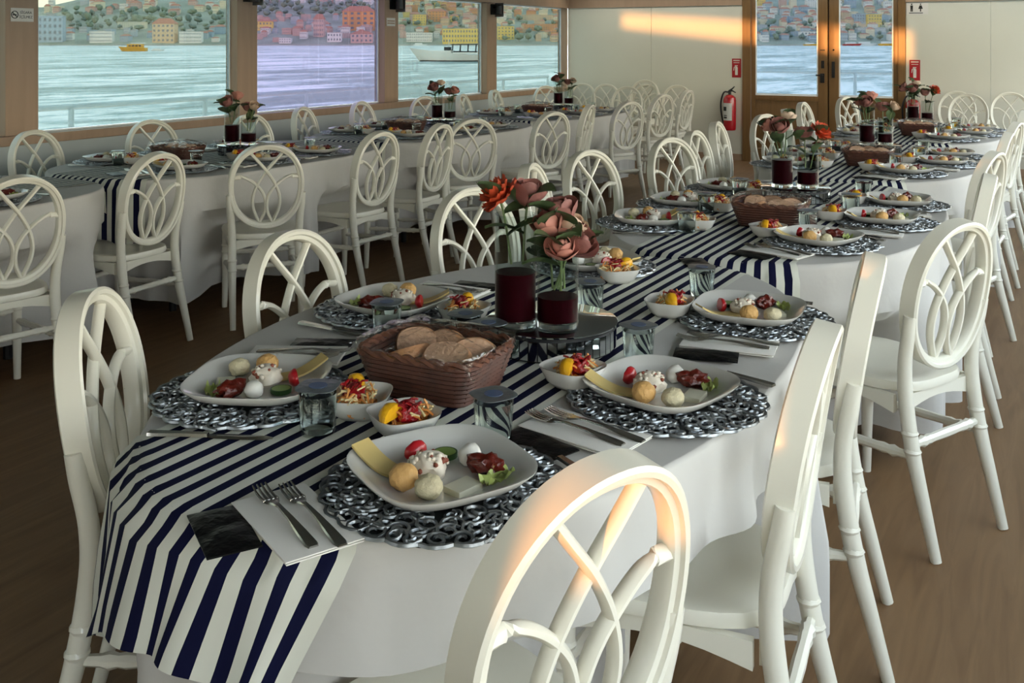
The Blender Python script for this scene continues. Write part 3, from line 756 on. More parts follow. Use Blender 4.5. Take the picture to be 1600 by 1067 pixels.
m = MB(); flat([(-0.006, 0.006, 0.001), (0.01, 0.0095, 0.001), (0.06, 0.0105, 0.001), (0.095, 0.008, 0.001), (0.108, 0.002, 0.001)], m, 0.0016); seg('knife_blade', m, 'steel')
m = MB(); vs = []; fs = []; NX, NY = 8, 14
for j in range(NY + 1):
    for i in range(NX + 1):
        x, y = (i / NX - .5) * 0.072, (j / NY - .5) * 0.135; e = (1 - (2 * x / 0.072) ** 4) * (1 - (2 * y / 0.135) ** 6)
        vs.append((x, y, 0.002 + e * (0.004 + 0.0016 * noise.noise(Vector((x * 90, y * 70, 1))))))
for j in range(NY):
    for i in range(NX): a = j * (NX + 1) + i; fs.append((a, a + 1, a + NX + 2, a + NX + 1))
b0 = len(vs); vs += [(x, y, 0.0) for x, y, z in vs]; fs += [tuple(b0 + q for q in reversed(f)) for f in fs[:]]
rim_ = [i for i in range(NX + 1)] + [j * (NX + 1) + NX for j in range(1, NY + 1)] + [NY * (NX + 1) + i for i in range(NX - 1, -1, -1)] + [j * (NX + 1) for j in range(NY - 1, 0, -1)]
for k in range(len(rim_)): a, b = rim_[k], rim_[(k + 1) % len(rim_)]; fs.append((b, a, b0 + a, b0 + b))
seg('sachet', m.add(vs, fs), 'sachet', 50)
# sealed water cup
seg('cup_body', MB().lathe([(0.0, 0.003), (0.026, 0.003), (0.0295, 0.012), (0.0335, 0.078), (0.035, 0.078), (0.032, 0.04), (0.0305, 0.004), (0.028, 0.0), (0.0, 0.0)], 28), 'thin_glass', 40)
seg('cup_water', MB().lathe([(0.0, 0.0035), (0.0255, 0.0035), (0.029, 0.0125), (0.0318, 0.068), (0.0, 0.068)], 24), 'drink_water', 40)
m = MB(); m.lathe([(0.0, 0.0785), (0.032, 0.0785), (0.0355, 0.079), (0.0355, 0.0800), (0.032, 0.0805), (0.0, 0.0800)], 28, squash=3.6)
seg('cup_lid', m, 'foil'); seg('lid_print', MB().lathe([(0.0, 0.0806), (0.016, 0.0806), (0.016, 0.0812), (0, 0.0812)], 20), 'foil_print')
# small bowl with condiments
seg('bowl', MB().lathe([(0.0, 0.005), (0.028, 0.005), (0.042, 0.016), (0.054, 0.040), (0.0575, 0.041), (0.056, 0.037), (0.045, 0.013), (0.031, 0.0), (0.0, 0.0)], 40, squash=3.4), 'china', 60)
m = MB(); n = 9; vs = [(-0.020, 0, 0.006), (0.020, 0, 0.006)]; fs = []
for i in range(n):
    a = -0.3 + (PI * 0.62) * i / (n - 1)
    for j in range(7):
        b = PI * j / 6; vs.append((-0.024 * math.cos(b), math.sin(b) * 0.022 * math.cos(a) * 0.9, 0.006 + math.sin(b) * 0.026 * max(0.05, math.sin(a + 0.35))))
for i in range(n - 1):
    for j in range(6): a = 2 + i * 7 + j; fs.append((a, a + 1, a + 8, a + 7))
fs.append(tuple(2 + j for j in range(6, -1, -1))); fs.append(tuple(2 + (n - 1) * 7 + j for j in range(7)))
m.add([(x * 1.15, y * 1.2, z * 1.0) for x, y, z in vs], fs); seg('lemon_wedge', m, 'lemon', 50)
m = MB(); m.sphere((0, 0, 0.0), 0.024, 3, 0, (1.1, 0.9, 0.7), nz=0.5, fr=4, seed=3)
for k in range(20):
    a = R_.uniform(0, 6.28); q = R_.uniform(0, 0.02); p = Vector((q * math.cos(a), q * math.sin(a), 0.016)); d = Vector((R_.uniform(-1, 1), R_.uniform(-1, 1), R_.uniform(-.2, .5))).normalized() * 0.011
    m.tube([p - d, p + Vector((0, 0, 0.004)), p + d], 0.0022, 4)
seg('red_relish', m, 'relish', 60)
m = MB()
for k in range(70):
    a = R_.uniform(0, 6.28); q = 0.036 * math.sqrt(R_.random()); p = Vector((q * 1.25 * math.cos(a), q * 0.8 * math.sin(a), 0.0 + 0.016 * R_.random())); d = Vector((R_.uniform(-1, 1), R_.uniform(-1, 1), R_.uniform(-.1, .7))).normalized() * R_.uniform(0.010, 0.018)
    m.tube([p - d, p + Vector((0, 0, 0.004)), p + d], 0.002, 4, mi=k % 2)
m.sphere((0, 0, -0.012), 0.032, 3, 1, (1.25, 1.0, 0.5), nz=0.5, fr=6)
seg('shredded_salad', m, ['sprout', 'carrot'], 60)

def item(name, loc, rz, label, cat, group, parts=None, mesh=None, kind=None, tilt=0):
    """a thing: one shared mesh, or an Empty with shared part meshes"""
    o = link(name, TW[mesh] if mesh else None, loc=loc, rz=rz, rx=tilt); tag(o, label, cat, group, kind)
    for (pn, pm) in (parts or []): link(pn, TW[pm], o)
    return o
FOODS = [  # name, mesh, u, v, dz, turn, what
    ('cheese_slice', 'cheese_slice', -0.064, 0.062, 0.0082, 2.15, 'yellow cheese slice', 'cheese'),
    ('tomato_wedge', 'tomato_wedge', -0.010, 0.068, 0.0068, 0.4, 'red tomato wedge', 'tomato'),
    ('cucumber_slice', 'cucumber_slice', 0.034, 0.056, 0.009, 0, 'green cucumber slice', 'cucumber'),
    ('creamy_salad', 'creamy_salad', -0.014, 0.012, 0.0055, 0, 'heap of creamy pink-white salad', 'salad'),
    ('orange_ball', 'orange_ball', -0.072, -0.012, 0.0075, 0, 'orange-beige meze ball', 'meze'),
    ('pale_ball', 'pale_ball', -0.052, -0.062, 0.0075, 0, 'pale grey-cream meze ball', 'meze'),
    ('white_cheese', 'white_cheese', 0.004, -0.066, 0.0062, 0.5, 'white cheese slab', 'cheese'),
    ('red_paste', 'red_paste', 0.058, -0.030, 0.0068, 2.4, 'dark red pepper paste', 'meze'),
    ('yogurt', 'yogurt', 0.058, 0.012, 0.0065, 0, 'white yogurt dollop', 'yogurt'),
    ('lettuce', 'lettuce', 0.060, -0.068, 0.0070, 0.3, 'pale green lettuce leaf', 'lettuce'),
]
def place(o, ang, where, of, lvl=0, bowl=True, glass=True, cut=True, sach=True, bd=(0, 0), gd=(0, 0)):
    """one laid place: ang = degrees the diner looks"""
    f = math.radians(ang); rz = f - PI / 2; z = ZT + 0.0052
    def W_(u, v, dz=0.0): return (o[0] + u * math.sin(f) + v * math.cos(f), o[1] - u * math.cos(f) + v * math.sin(f), z + dz)
    at = ', %s place, %s' % (where.replace(' ', '-'), of)
    item('placemat', W_(0, -0.012), rz + random.uniform(0, 6), 'silver scrollwork placemat' + at, 'placemat', 'silver placemats', [('base', 'mat_base'), ('scrollwork', 'mat_scroll')])
    item('plate', W_(0, 0, 0.0088), rz, 'white rounded-square plate' + at, 'plate', 'white meze plates', mesh='plate')
    for i, (nm, me, u, v, dz, tr, what, cat) in enumerate(FOODS):
        if lvl >= 2 and nm in ('lettuce', 'white_cheese', 'yogurt'): continue
        item(nm, W_(u + random.uniform(-.004, .004), v + random.uniform(-.004, .004), 0.0088 + dz), rz + tr + random.uniform(-.25, .25), what + ' on plate' + at, cat, nm.replace('_', ' ') + ' on the meze plates', mesh=me)
    if cut:
        item('napkin', W_(-0.226, 0.0), rz + 0.06, 'folded white paper napkin' + at, 'napkin', 'folded napkins', mesh='napkin')
        for k, (du, dv) in enumerate(((-0.012, 0.012), (0.022, -0.004))):
            item('fork', W_(-0.226 + du, dv, 0.0064), rz + 0.05, '%s steel fork on napkin%s' % (('outer', 'inner')[k], at), 'fork', 'steel forks', [('handle', 'fork_handle'), ('tines', 'fork_tines')])
        item('knife', W_(0.205, -0.01), rz, 'steel knife' + at, 'knife', 'steel knives', [('handle', 'knife_handle'), ('blade', 'knife_blade')])
    if sach:
        item('wipe_sachet', W_(-0.318, 0.03), rz + random.uniform(-.2, .2), 'black wet-wipe sachet' + at, 'sachet', 'black sachets', mesh='sachet')
    if glass:
        item('water_cup', W_(0.150 + gd[0], 0.185 + gd[1]), rz + random.uniform(-.4, .4), 'sealed clear water cup with foil lid' + at, 'cup', 'sealed water cups', [('cup', 'cup_body'), ('water', 'cup_water'), ('lid', 'cup_lid'), ('lid_print', 'lid_print')])
    if bowl:
        bu, bv = bd[0], 0.215 + bd[1]
        item('salad_bowl', W_(bu, bv), rz, 'small white square bowl' + at, 'bowl', 'small salad bowls', mesh='bowl')
        item('shredded_salad', W_(bu + 0.006, bv, 0.030), rz, 'shredded carrot salad in bowl' + at, 'salad', 'shredded salads', mesh='shredded_salad', kind='stuff')
        item('red_relish', W_(bu + 0.002, bv - 0.010, 0.038), rz + 0.5, 'dark red relish in bowl' + at, 'relish', 'red relishes', mesh='red_relish')
        item('lemon_wedge', W_(bu - 0.028, bv - 0.020, 0.032), rz + 0.5, 'lemon wedge in bowl' + at, 'lemon', 'lemon wedges', mesh='lemon_wedge')

# bread basket
m = MB(); BX, BY, BH = 0.125, 0.10, 0.070
def rrect(hx, hy, n, e=7):
    out = []
    for k in range(n):
        a = 2 * PI * k / n; c, s_ = math.cos(a), math.sin(a); q = (abs(c) ** e + abs(s_) ** e) ** (-1 / e); out.append((c * q * hx, s_ * q * hy))
    return out
for r in range(9):
    t = r / 8; kx = 0.82 + 0.18 * t; pts = rrect(BX * kx, BY * kx, 72)
    m.tube([(x * (1 + 0.018 * math.sin(k * PI + r * PI)), y * (1 + 0.018 * math.sin(k * PI + r * PI)), 0.006 + BH * t) for k, (x, y) in enumerate(pts)], 0.0058, 5, closed=True)
for k, (x, y) in enumerate(rrect(1, 1, 36)):
    m.tube([(x * BX * 0.82, y * BY * 0.82, 0.002), (x * BX, y * BY, BH + 0.004)], 0.0028, 4)
m.prism(rrect(BX * 0.82, BY * 0.82, 40), 0.001, 0.006)
seg('basket_weave', m, 'wicker', 60)
m = MB()
for ph in (0, PI):
    m.tube([(x * (1 + 0.02 * math.sin(k * 1.05 + ph)), y * (1 + 0.02 * math.sin(k * 1.05 + ph)), BH + 0.012 + 0.005 * math.cos(k * 1.05 + ph)) for k, (x, y) in enumerate(rrect(BX, BY, 84))], 0.0055, 5, closed=True)
seg('basket_rim', m, 'wicker_rim', 60)
m = MB(); pts = [(0.048 * math.cos(a) * (1 + 0.06 * math.cos(3 * a)), 0.034 * math.sin(a)) for a in [2 * PI * k / 24 for k in range(24)]]
vs = []; 
for (k, z) in ((0.9, -0.012), (1.0, -0.007), (1.0, 0.007), (0.9, 0.012)): vs += [(x * k, z, y * k) for x, y in pts]
fs = []
mi = []
for i in range(3):
    for k in range(24): fs.append((i * 24 + k, i * 24 + (k + 1) % 24, i * 24 + 24 + (k + 1) % 24, i * 24 + 24 + k))
m.add(vs, fs, 0); m.add(vs[:24], [tuple(range(24))], 1); m.add(vs[72:], [tuple(range(23, -1, -1))], 1)
seg('bread_slice', m, ['bread', 'bread_crumb'], 50)
m = MB(); vs = []; fs = []; NA = 72
prof = [(0.80, 0.004), (0.95, 0.05), (1.07, 0.086), (1.06, 0.100), (0.9, 0.106), (0.62, 0.114), (0.3, 0.120)]
for (k, z) in prof:
    for i, (x, y) in enumerate(rrect(BX, BY, NA)):
        w = 1 + 0.05 * noise.noise(Vector((x * 60, y * 60, z * 50))) ; vs.append((x * k * w, y * k * w, z + (0.008 * noise.noise(Vector((x * 45, y * 45, z * 30))) if z > .01 else 0)))
for i in range(len(prof) - 1):
    for k in range(NA): fs.append((i * NA + k, i * NA + (k + 1) % NA, (i + 1) * NA + (k + 1) % NA, (i + 1) * NA + k))
fs.append(tuple((len(prof) - 1) * NA + k for k in range(NA)))
m.add(vs, fs)
for k in range(10):      # gathered film ears at the corners
    a = R_.choice((0.68, 2.46, 3.82, 5.6)) + R_.uniform(-.2, .2); x, y = 1.1 * BX * math.copysign(1, math.cos(a)), 1.1 * BY * math.copysign(1, math.sin(a))
    p = Vector((x * 0.93, y * 0.93, 0.086)); q = p + Vector((x * 0.12, y * 0.12, R_.uniform(-.02, .025))); r = p + Vector((R_.uniform(-.02, .02), R_.uniform(-.02, .02), 0.012))
    m.add([p, q, r], [(0, 1, 2)])
seg('film', m, 'film', 60)
def basket(x, y, rz, of):
    z = ZT + 0.0055
    item('bread_basket', (x, y, z), rz, 'brown wicker bread basket on ' + of, 'basket', 'bread baskets', [('weave', 'basket_weave'), ('rim', 'basket_rim')])
    for k, (dx, dy, dz, a, t, what) in enumerate([(-0.062, 0.030, 0.062, 0.3, -0.5, 'back left'), (0.0, 0.038, 0.062, -0.2, -0.4, 'back middle'), (0.066, 0.028, 0.058, 0.5, -0.5, 'back right'),
                                                  (-0.045, -0.030, 0.060, 1.2, 1.15, 'front left'), (0.038, -0.028, 0.066, 0.2, -1.15, 'front right')]):
        c, s_ = math.cos(rz), math.sin(rz)
        item('bread_slice', (x + dx * c - dy * s_, y + dx * s_ + dy * c, z + dz + 0.006), rz + a, '%s bread slice in basket on %s' % (what, of), 'bread', 'bread slices', mesh='bread_slice', tilt=t)
    item('plastic_film', (x, y, z), rz, 'crinkled clear film over bread basket on ' + of, 'plastic film', 'basket wraps', mesh='film')

# mirrored riser, vases, flowers
RR, RH = 0.142, 0.056
m = MB(); m.lathe([(0, 0.0), (RR - 0.004, 0.0), (RR - 0.004, RH - 0.004), (0, RH - 0.004)], 60); seg('riser_core', m, 'mirror_gap', 40)
m = MB(); NT = 44
for k in range(NT):
    a0, a1 = 2 * PI * (k + 0.06) / NT, 2 * PI * (k + 0.94) / NT
    for (z0, z1) in ((0.004, RH - 0.012),):
        m.add([(RR * math.cos(a), RR * math.sin(a), z) for z in (z0, z1) for a in (a0, a1)] + [((RR - 0.005) * math.cos(a), (RR - 0.005) * math.sin(a), z) for z in (z0, z1) for a in (a0, a1)],
              [(0, 1, 3, 2), (4, 6, 7, 5), (0, 4, 5, 1), (2, 3, 7, 6), (0, 2, 6, 4), (1, 5, 7, 3)])
seg('riser_tiles', m, 'mirror', 0)
seg('riser_top', MB().lathe([(0, RH - 0.004), (RR + 0.002, RH - 0.004), (RR + 0.003, RH - 0.001), (RR + 0.001, RH), (0, RH)], 60), 'mirror', 40)
def vase_mesh(h, r, nm, fill):
    t = 0.003
    seg('vase_' + nm, MB().lathe([(0, 0.0), (r, 0.0), (r + 0.001, 0.012), (r, 0.014), (r, h), (r - t, h), (r - t, 0.016), (0, 0.016)], 40), 'vase_glass', 40)
    seg('vase_base_' + nm, MB().lathe([(0, 0.001), (r - 0.001, 0.001), (r - 0.001, 0.013), (0, 0.0155)], 32), 'glass', 40)
    seg('vase_liquid_' + nm, MB().lathe([(0, 0.0165), (r - 0.0012, 0.0165), (r - 0.0012, fill), (0, fill)], 40), 'wine_water', 40)
vase_mesh(0.240, 0.0445, 'tall', 0.115); vase_mesh(0.160, 0.0445, 'short', 0.066)
def bloom_mesh(nm, mt, kind, r):
    m = MB(); Q = random.Random(nm)
    if kind == 'rose':
        m.sphere((0, 0, 0.05 * r), r * 0.34, 2, sc=(1, 1, 1.2))
        for ring, (cnt, q, top, fl) in enumerate(((3, 0.46, 1.05, 0.02), (4, 0.62, 0.85, 0.06), (5, 0.80, 0.55, 0.14), (5, 0.98, 0.25, 0.24))):
            for k in range(cnt):
                a = 2 * PI * (k + 0.5 * ring) / cnt + Q.uniform(-.2, .2); vs = []; fs = []; tp = top + Q.uniform(-.1, .1)
                for i in range(6):
                    for j in range(6):
                        u, v = (i - 2.5) / 2.5, j / 5; po = -1.35 + (tp + 1.35) * v * (1 - 0.10 * u * u)
                        rad = r * (q + fl * max(0, v - 0.6) * 2.2 + 0.03 * u * (1 if k % 2 else -1)); ang = a + u * (3.6 / cnt) * (0.35 + 0.65 * math.sin(PI * min(1, 0.15 + 0.62 * v)))
                        vs.append((rad * math.cos(po) * math.cos(ang), rad * math.cos(po) * math.sin(ang), rad * math.sin(po) * 1.08))
                for i in range(5):
                    for j in range(5): fs.append((i * 6 + j, i * 6 + j + 1, i * 6 + j + 7, i * 6 + j + 6))
                m.add(vs, fs)
    else:                                   # ruffled, many narrow petals
        m.sphere((0, 0, 0), r * 0.4, 2)
        for ring in range(5):
            cnt = 15 - 2 * ring
            for k in range(cnt):
                a = 2 * PI * (k + ring * 0.37) / cnt + Q.uniform(-.1, .1); el_ = -0.25 + ring * 0.40 + Q.uniform(-.1, .1); L = r * (1.0 - 0.08 * ring) * Q.uniform(0.9, 1.08); vs = []; fs = []
                for i in range(3):
                    for j in range(5):
                        u, v = i - 1, j / 4; w = 0.27 * L * math.sin(PI * (0.12 + 0.7 * v)); e2 = el_ + 0.35 * v
                        rr, zz = L * v * math.cos(e2), L * v * math.sin(e2) + 0.1 * r * (u * u); vs.append((rr * math.cos(a) - u * w * math.sin(a), rr * math.sin(a) + u * w * math.cos(a), zz - 0.15 * r))
                for i in range(2):
                    for j in range(4): fs.append((i * 5 + j, i * 5 + j + 1, i * 5 + j + 6, i * 5 + j + 5))
                m.add(vs, fs)
    seg('bloom_' + nm, m, mt, 60)
bloom_mesh('orange', 'rose_orange', 'ruffle', 0.050); bloom_mesh('mauve', 'rose_mauve', 'rose', 0.036); bloom_mesh('pink', 'rose_pink', 'rose', 0.033); bloom_mesh('cream', 'rose_cream', 'rose', 0.029)
m = MB(); vs = []; fs = []
for i in range(9):
    for j in range(5):
        t, u = i / 8, (j - 2) / 2; w = 0.027 * math.sin(PI * min(1, t * 0.96 + 0.03)) ** 0.8; vs.append((u * w, t * 0.085, 0.022 * math.sin(t * 2.2) + 0.006 * u * u))
for i in range(8):
    for j in range(4): fs.append((i * 5 + j, i * 5 + j + 1, i * 5 + j + 6, i * 5 + j + 5))
seg('leaf', m.add(vs, fs), 'leaf', 60)
STEMS = {}
def flower(root, head, kind, label, group, leaves=2, lean=None):
    root, head = Vector(root), Vector(head)
    o = link('flower', None, loc=root); tag(o, label, 'flower', group)
    d = head - root; mid = d * 0.5 + Vector((0, 0, 0.02))
    q = catmull([(0, 0, 0), mid, d], 5)
    MB().tube(q, 0.0028, 5).build('stem', 'stem', o)
    b = link('bloom', TW['bloom_' + kind], o, loc=d); dd = (d - mid).normalized()
    if lean: dd = (dd + Vector(lean)).normalized()
    b.rotation_euler = dd.to_track_quat('Z', 'Y').to_euler()
    for k in range(leaves):
        t = 0.36 + 0.24 * k; p = q[min(len(q) - 1, int(t * (len(q) - 1)))]
        l = link('leaf', TW['leaf'], o, loc=p); l.rotation_euler = (random.uniform(-.2, .6), random.uniform(-.4, .4), random.uniform(0, 6.28))
def centrepiece(x, y, of, near=False):
    z = ZT + 0.0055
    item('mirror_riser', (x, y, z), 0.1, 'round mirror-tiled riser under the vases on ' + of, 'riser', 'mirrored risers', [('core', 'riser_core'), ('mirror_tiles', 'riser_tiles'), ('top', 'riser_top')])
    zz = z + RH + 0.0006
    v1 = (x - 0.048, y - 0.082) if near else (x - 0.05, y - 0.03); v2 = (x + 0.038, y - 0.050) if near else (x + 0.05, y + 0.006)
    item('vase', (v1[0], v1[1], zz), 0, 'tall glass vase with dark red water on ' + of, 'vase', 'glass vases', [('glass', 'vase_tall'), ('base', 'vase_base_tall'), ('liquid', 'vase_liquid_tall')])
    item('vase', (v2[0], v2[1], zz), 0, 'shorter glass vase with dark red water on ' + of, 'vase', 'glass vases', [('glass', 'vase_short'), ('base', 'vase_base_short'), ('liquid', 'vase_liquid_short')])
    if near:
        def hd(X, d, zz_): return (X * CT - d * ST, X * ST + d * CT, zz_)
        A = [((-0.01, 0, 0.13), hd(-0.036, -0.01, 0.282), 'orange', 'orange ruffled flower', (-0.5, -0.4, 0)), ((0.012, 0.01, 0.13), hd(0.030, 0.02, 0.290), 'mauve', 'dusky mauve rose', (0.2, -0.2, 0))]
        B = [((-0.012, 0, 0.08), hd(-0.024, 0.0, 0.226), 'pink', 'pink rose, upper', (-0.2, -0.4, 0)), ((0.01, 0.012, 0.08), hd(0.006, 0.025, 0.252), 'mauve', 'deep pink rose, tallest', (0, -0.3, 0)),
             ((0.012, -0.01, 0.08), hd(0.008, -0.036, 0.182), 'pink', 'salmon rosebud, lower middle', (0.1, -0.6, 0)), ((-0.004, -0.01, 0.08), hd(0.052, -0.012, 0.186), 'mauve', 'dusky rosebud, lower right', (0.5, -0.4, 0)), ((0, 0.0, 0.08), hd(0.034, 0.01, 0.222), 'cream', 'cream rosebud', (0.3, -0.2, 0))]
    else:
        Q = random.Random(of); ks = ['mauve', 'pink', 'cream', 'orange']; nm = {'mauve': 'mauve rose', 'pink': 'pink rose', 'cream': 'cream rosebud', 'orange': 'orange ruffled flower'}
        A = [((-0.01, 0, 0.13), (-0.06 + Q.uniform(-.02, .02), -0.01, 0.265), ks[Q.randrange(2)], None, (-0.5, -0.3, 0)), ((0.01, 0, 0.13), (0.02, 0.03, 0.30), 'cream' if Q.random() < 0.5 else 'pink', None, None), ((0, -0.01, 0.13), (0.0, -0.045, 0.262), 'mauve', None, (0, -0.5, 0))]
        B = [((-0.01, 0, 0.08), (-0.02, 0.02, 0.235), 'mauve', None, None), ((0.01, 0, 0.08), (0.055, -0.01, 0.22 + Q.uniform(0, .03)), ks[1 + Q.randrange(3)], None, (0.5, -0.2, 0))]
        A = [(a, b, k, nm[k] + (', leftmost', ', topmost', ', front')[i], l) for i, (a, b, k, _, l) in enumerate(A)]; B = [(a, b, k, nm[k] + (', inner', ', outer')[i], l) for i, (a, b, k, _, l) in enumerate(B)]
    for (v, L, vn) in ((v1, A, 'tall'), (v2, B, 'short')):
        for (r, h, k, what, lean) in L:
            flower((v[0] + r[0], v[1] + r[1], zz + r[2]), (v[0] + h[0], v[1] + h[1], zz + h[2]), k, '%s in the %s vase on %s' % (what, vn, of), 'flowers in the vases', 3, lean)

# ------------------------------------------------------------------ front table
F = 'the front table'
place((-0.805, 1.262), 150, 'near right', F, bd=(0.035, -0.01), gd=(0.0, -0.085))
place((-1.318, 1.425), 23, 'near left', F, bd=(0.085, 0.0), gd=(0.02, -0.02))
place((-1.433, 2.03), -4, 'far left', F, gd=(0.03, -0.06), bd=(-0.01, -0.01))
place((-1.185, 2.70), -45, 'far end', F, glass=False, cut=False, bd=(0, -0.04))
place((-0.639, 1.765), 165, 'middle right', F, bd=(-0.06, -0.05), gd=(-0.01, -0.03))
place((-0.636, 2.375), 184, 'far right', F, bd=(-0.045, -0.03), gd=(0.01, -0.03))
basket(-1.04, 1.615, 0.02, F)
centrepiece(-0.968, 1.972, F, True)
for k, (x, y, t) in enumerate([(-1.115, 1.845, 'left of the mirrored riser'), (-1.035, 1.806, 'between bread basket and mirrored riser'), (-0.995, 2.24, 'behind the mirrored riser')]):
    item('water_cup', (x, y, ZT + 0.0052), k * 1.1, 'sealed clear water cup %s on %s' % (t, F), 'cup', 'sealed water cups', [('cup', 'cup_body'), ('water', 'cup_water'), ('lid', 'cup_lid'), ('lid_print', 'lid_print')])
# ------------------------------------------------------------------ all other tables share one way of laying
LAY = [(-0.375, -0.53, 18, 'near left'), (-0.40, -0.06, 0, 'middle left'), (-0.36, 0.44, -14, 'far left'), (0.245, -0.60, 158, 'near right'), (0.375, -0.10, 180, 'middle right'), (0.375, 0.36, 190, 'far right')]
def lay(key, lvl, ry, only=None, bx=0.02):
    T = TB[key]; cx, cy = T['c']
    for (dx, dy, a, nm) in LAY:
        if only and nm not in only: continue
        place((cx + dx, cy + dy), a, nm, T['name'], lvl, bd=(-0.03 if dx > 0 else 0.07, -0.035), gd=(-0.01, -0.05))
    if not only:
        basket(cx + bx, cy - 0.33, 0.05, T['name']); centrepiece(cx - 0.03, cy + ry, T['name'])
lay('T2', 1, 0.30); lay('T3', 1, 0.30); lay('T4', 2, 0.30)
lay('A0', 1, 0, ('far left', 'far right')); lay('A1', 1, 0.14, bx=-0.06); lay('A2', 1, 0.28); lay('A3', 2, 0.35)

# ================================================================== WALL FITTINGS
def text_mesh(txt, size, name):
    c = bpy.data.curves.new(name, 'FONT'); c.body = txt; c.size = size; c.align_x = 'CENTER'; c.align_y = 'CENTER'; c.extrude = 0.0004
    o = bpy.data.objects.new(name, c); COL.objects.link(o)
    me = bpy.data.meshes.new_from_object(o.evaluated_get(bpy.context.evaluated_depsgraph_get()))
    bpy.data.objects.remove(o, do_unlink=True); bpy.data.curves.remove(c); return me
def lettering(txt, size, parent, loc, rot, m):
    me = text_mesh(txt, size, 'lettering'); me.materials.clear(); me.materials.append(M[m])
    o = link('lettering', me, parent, loc); o.rotation_euler = rot; return o
def extinguisher(x, z, label):
    y = YB - 0.085; e = link('fire_extinguisher', None, loc=(x, y, z)); tag(e, label, 'fire extinguisher')
    MB().lathe([(0, 0), (0.066, 0), (0.074, 0.012), (0.076, 0.03), (0.076, 0.36), (0.07, 0.395), (0.045, 0.42), (0.024, 0.43), (0, 0.43)], 28).build('cylinder', 'red_paint', e)
    m = MB(); m.tube([(0, 0, 0.425), (0, 0, 0.465)], 0.018, 12); m.tube([(-0.02, 0, 0.462), (0.03, 0, 0.478), (0.075, 0, 0.455)], [0.012, 0.01, 0.006], 8); m.tube([(-0.01, 0, 0.472), (0.03, 0, 0.50), (0.06, 0, 0.53)], [0.012, 0.009, 0.005], 8)
    m.build('valve_handle', 'black_metal', e)
    MB().tube(catmull([(-0.015, 0, 0.46), (-0.07, 0, 0.455), (-0.105, 0, 0.36), (-0.108, 0, 0.24), (-0.088, 0, 0.12), (-0.075, -0.012, 0.08)], 6), 0.010, 8).build('hose', 'black_metal', e)
    lb = MB()
    n = 14; vs = []; fs = []
    for i in range(n + 1):
        a = math.radians(-165 + 110 * i / n)
        for zz in (0.12, 0.33): vs.append((0.0766 * math.cos(a), 0.0766 * math.sin(a), zz))
    for i in range(n): fs.append((i * 2, i * 2 + 2, i * 2 + 3, i * 2 + 1))
    L = lb.add(vs, fs).build('paper_label', 'label_white', e)
    q = MB()
    for (a0, a1, z0, z1) in ((-145, -105, 0.235, 0.285), (-140, -100, 0.175, 0.185), (-140, -100, 0.145, 0.165)):
        vs = []; fs = []
        for i in range(7):
            a = math.radians(a0 + (a1 - a0) * i / 6)
            for zz in (z0, z1): vs.append((0.0771 * math.cos(a), 0.0771 * math.sin(a), zz))
        for i in range(6): fs.append((i * 2, i * 2 + 2, i * 2 + 3, i * 2 + 1))
        q.add(vs, fs)
    q.build('print', 'ink_black', L)
    MB().box(-0.03, 0.03, 0.070, 0.084, 0.25, 0.30).build('wall_bracket', 'black_metal', e)
extinguisher(-3.405, 0.372, 'red fire extinguisher on the wall left of the door')
extinguisher(-1.335, 0.372, 'red fire extinguisher on the wall right of the door')
def fire_sign(x, z, label):
    s_ = link('fire_sign', None, loc=(x, YB - 0.004, z)); tag(s_, label, 'sign')
    w, h = 0.056, 0.115
    MB().box(-w, w, 0, 0.0035, -h, h, bev=0.001).build('plate', 'sign_red', s_)
    m = MB()
    m.box(-0.040, 0.040, -0.001, 0.0005, 0.086, 0.098); m.box(-0.036, 0.036, -0.001, 0.0005, 0.062, 0.068)
    m.prism([(-0.016, -0.085), (0.016, -0.085), (0.016, 0.005), (0.008, 0.02), (-0.008, 0.02), (-0.016, 0.005)], 0, 0.001)
    m.v = m.v[:16] + [(x_, -0.001 - 0.0005 * (k >= 6), z_) for k, (x_, z_, _) in enumerate(m.v[16:])]
    m.tube([(-0.006, -0.001, 0.02), (-0.028, -0.001, 0.01), (-0.034, -0.001, -0.03)], 0.004, 5); m.box(-0.02, 0.016, -0.001, 0.0005, 0.024, 0.034)
    m.build('pictogram', 'sign_white', s_)
fire_sign(-3.345, 1.122, 'red fire extinguisher sign left of the door')
fire_sign(-1.325, 1.122, 'red fire extinguisher sign right of the door')
# toilet sign
s_ = link('toilet_sign', None, loc=(-1.30, YB - 0.004, 1.812)); tag(s_, 'white toilet sign with black man and woman figures beside the door', 'sign')
MB().box(-0.115, 0.115, 0, 0.0035, -0.068, 0.068, bev=0.001).build('plate', 'sign_white', s_)
def figure(x, woman):
    m = MB(); m.sphere((x, -0.001, 0.046), 0.009, 1, sc=(1, 0.2, 1))
    pts = [(-0.011, 0.034), (0.011, 0.034), (0.024, -0.006), (0.006, -0.006), (0.006, -0.036), (-0.006, -0.036), (-0.006, -0.006), (-0.024, -0.006)] if woman else [(-0.014, 0.034), (0.014, 0.034), (0.012, -0.036), (0.002, -0.036), (0, 0.0), (-0.002, -0.036), (-0.012, -0.036)]
    n = len(pts); m.add([(x + p, -0.0015, q) for p, q in pts] + [(x + p, 0.0005, q) for p, q in pts], [tuple(range(n)), tuple(range(2 * n - 1, n - 1, -1))] + [(k, n + k, n + (k + 1) % n, (k + 1) % n) for k in range(n)])
    m.build('figure', 'ink_black', s_, smooth=0)
figure(-0.058, False); figure(0.035, True)
MB().box(-0.085, 0.06, -0.0008, 0.0005, -0.056, -0.046).build('caption', 'grey_metal', s_, smooth=0)
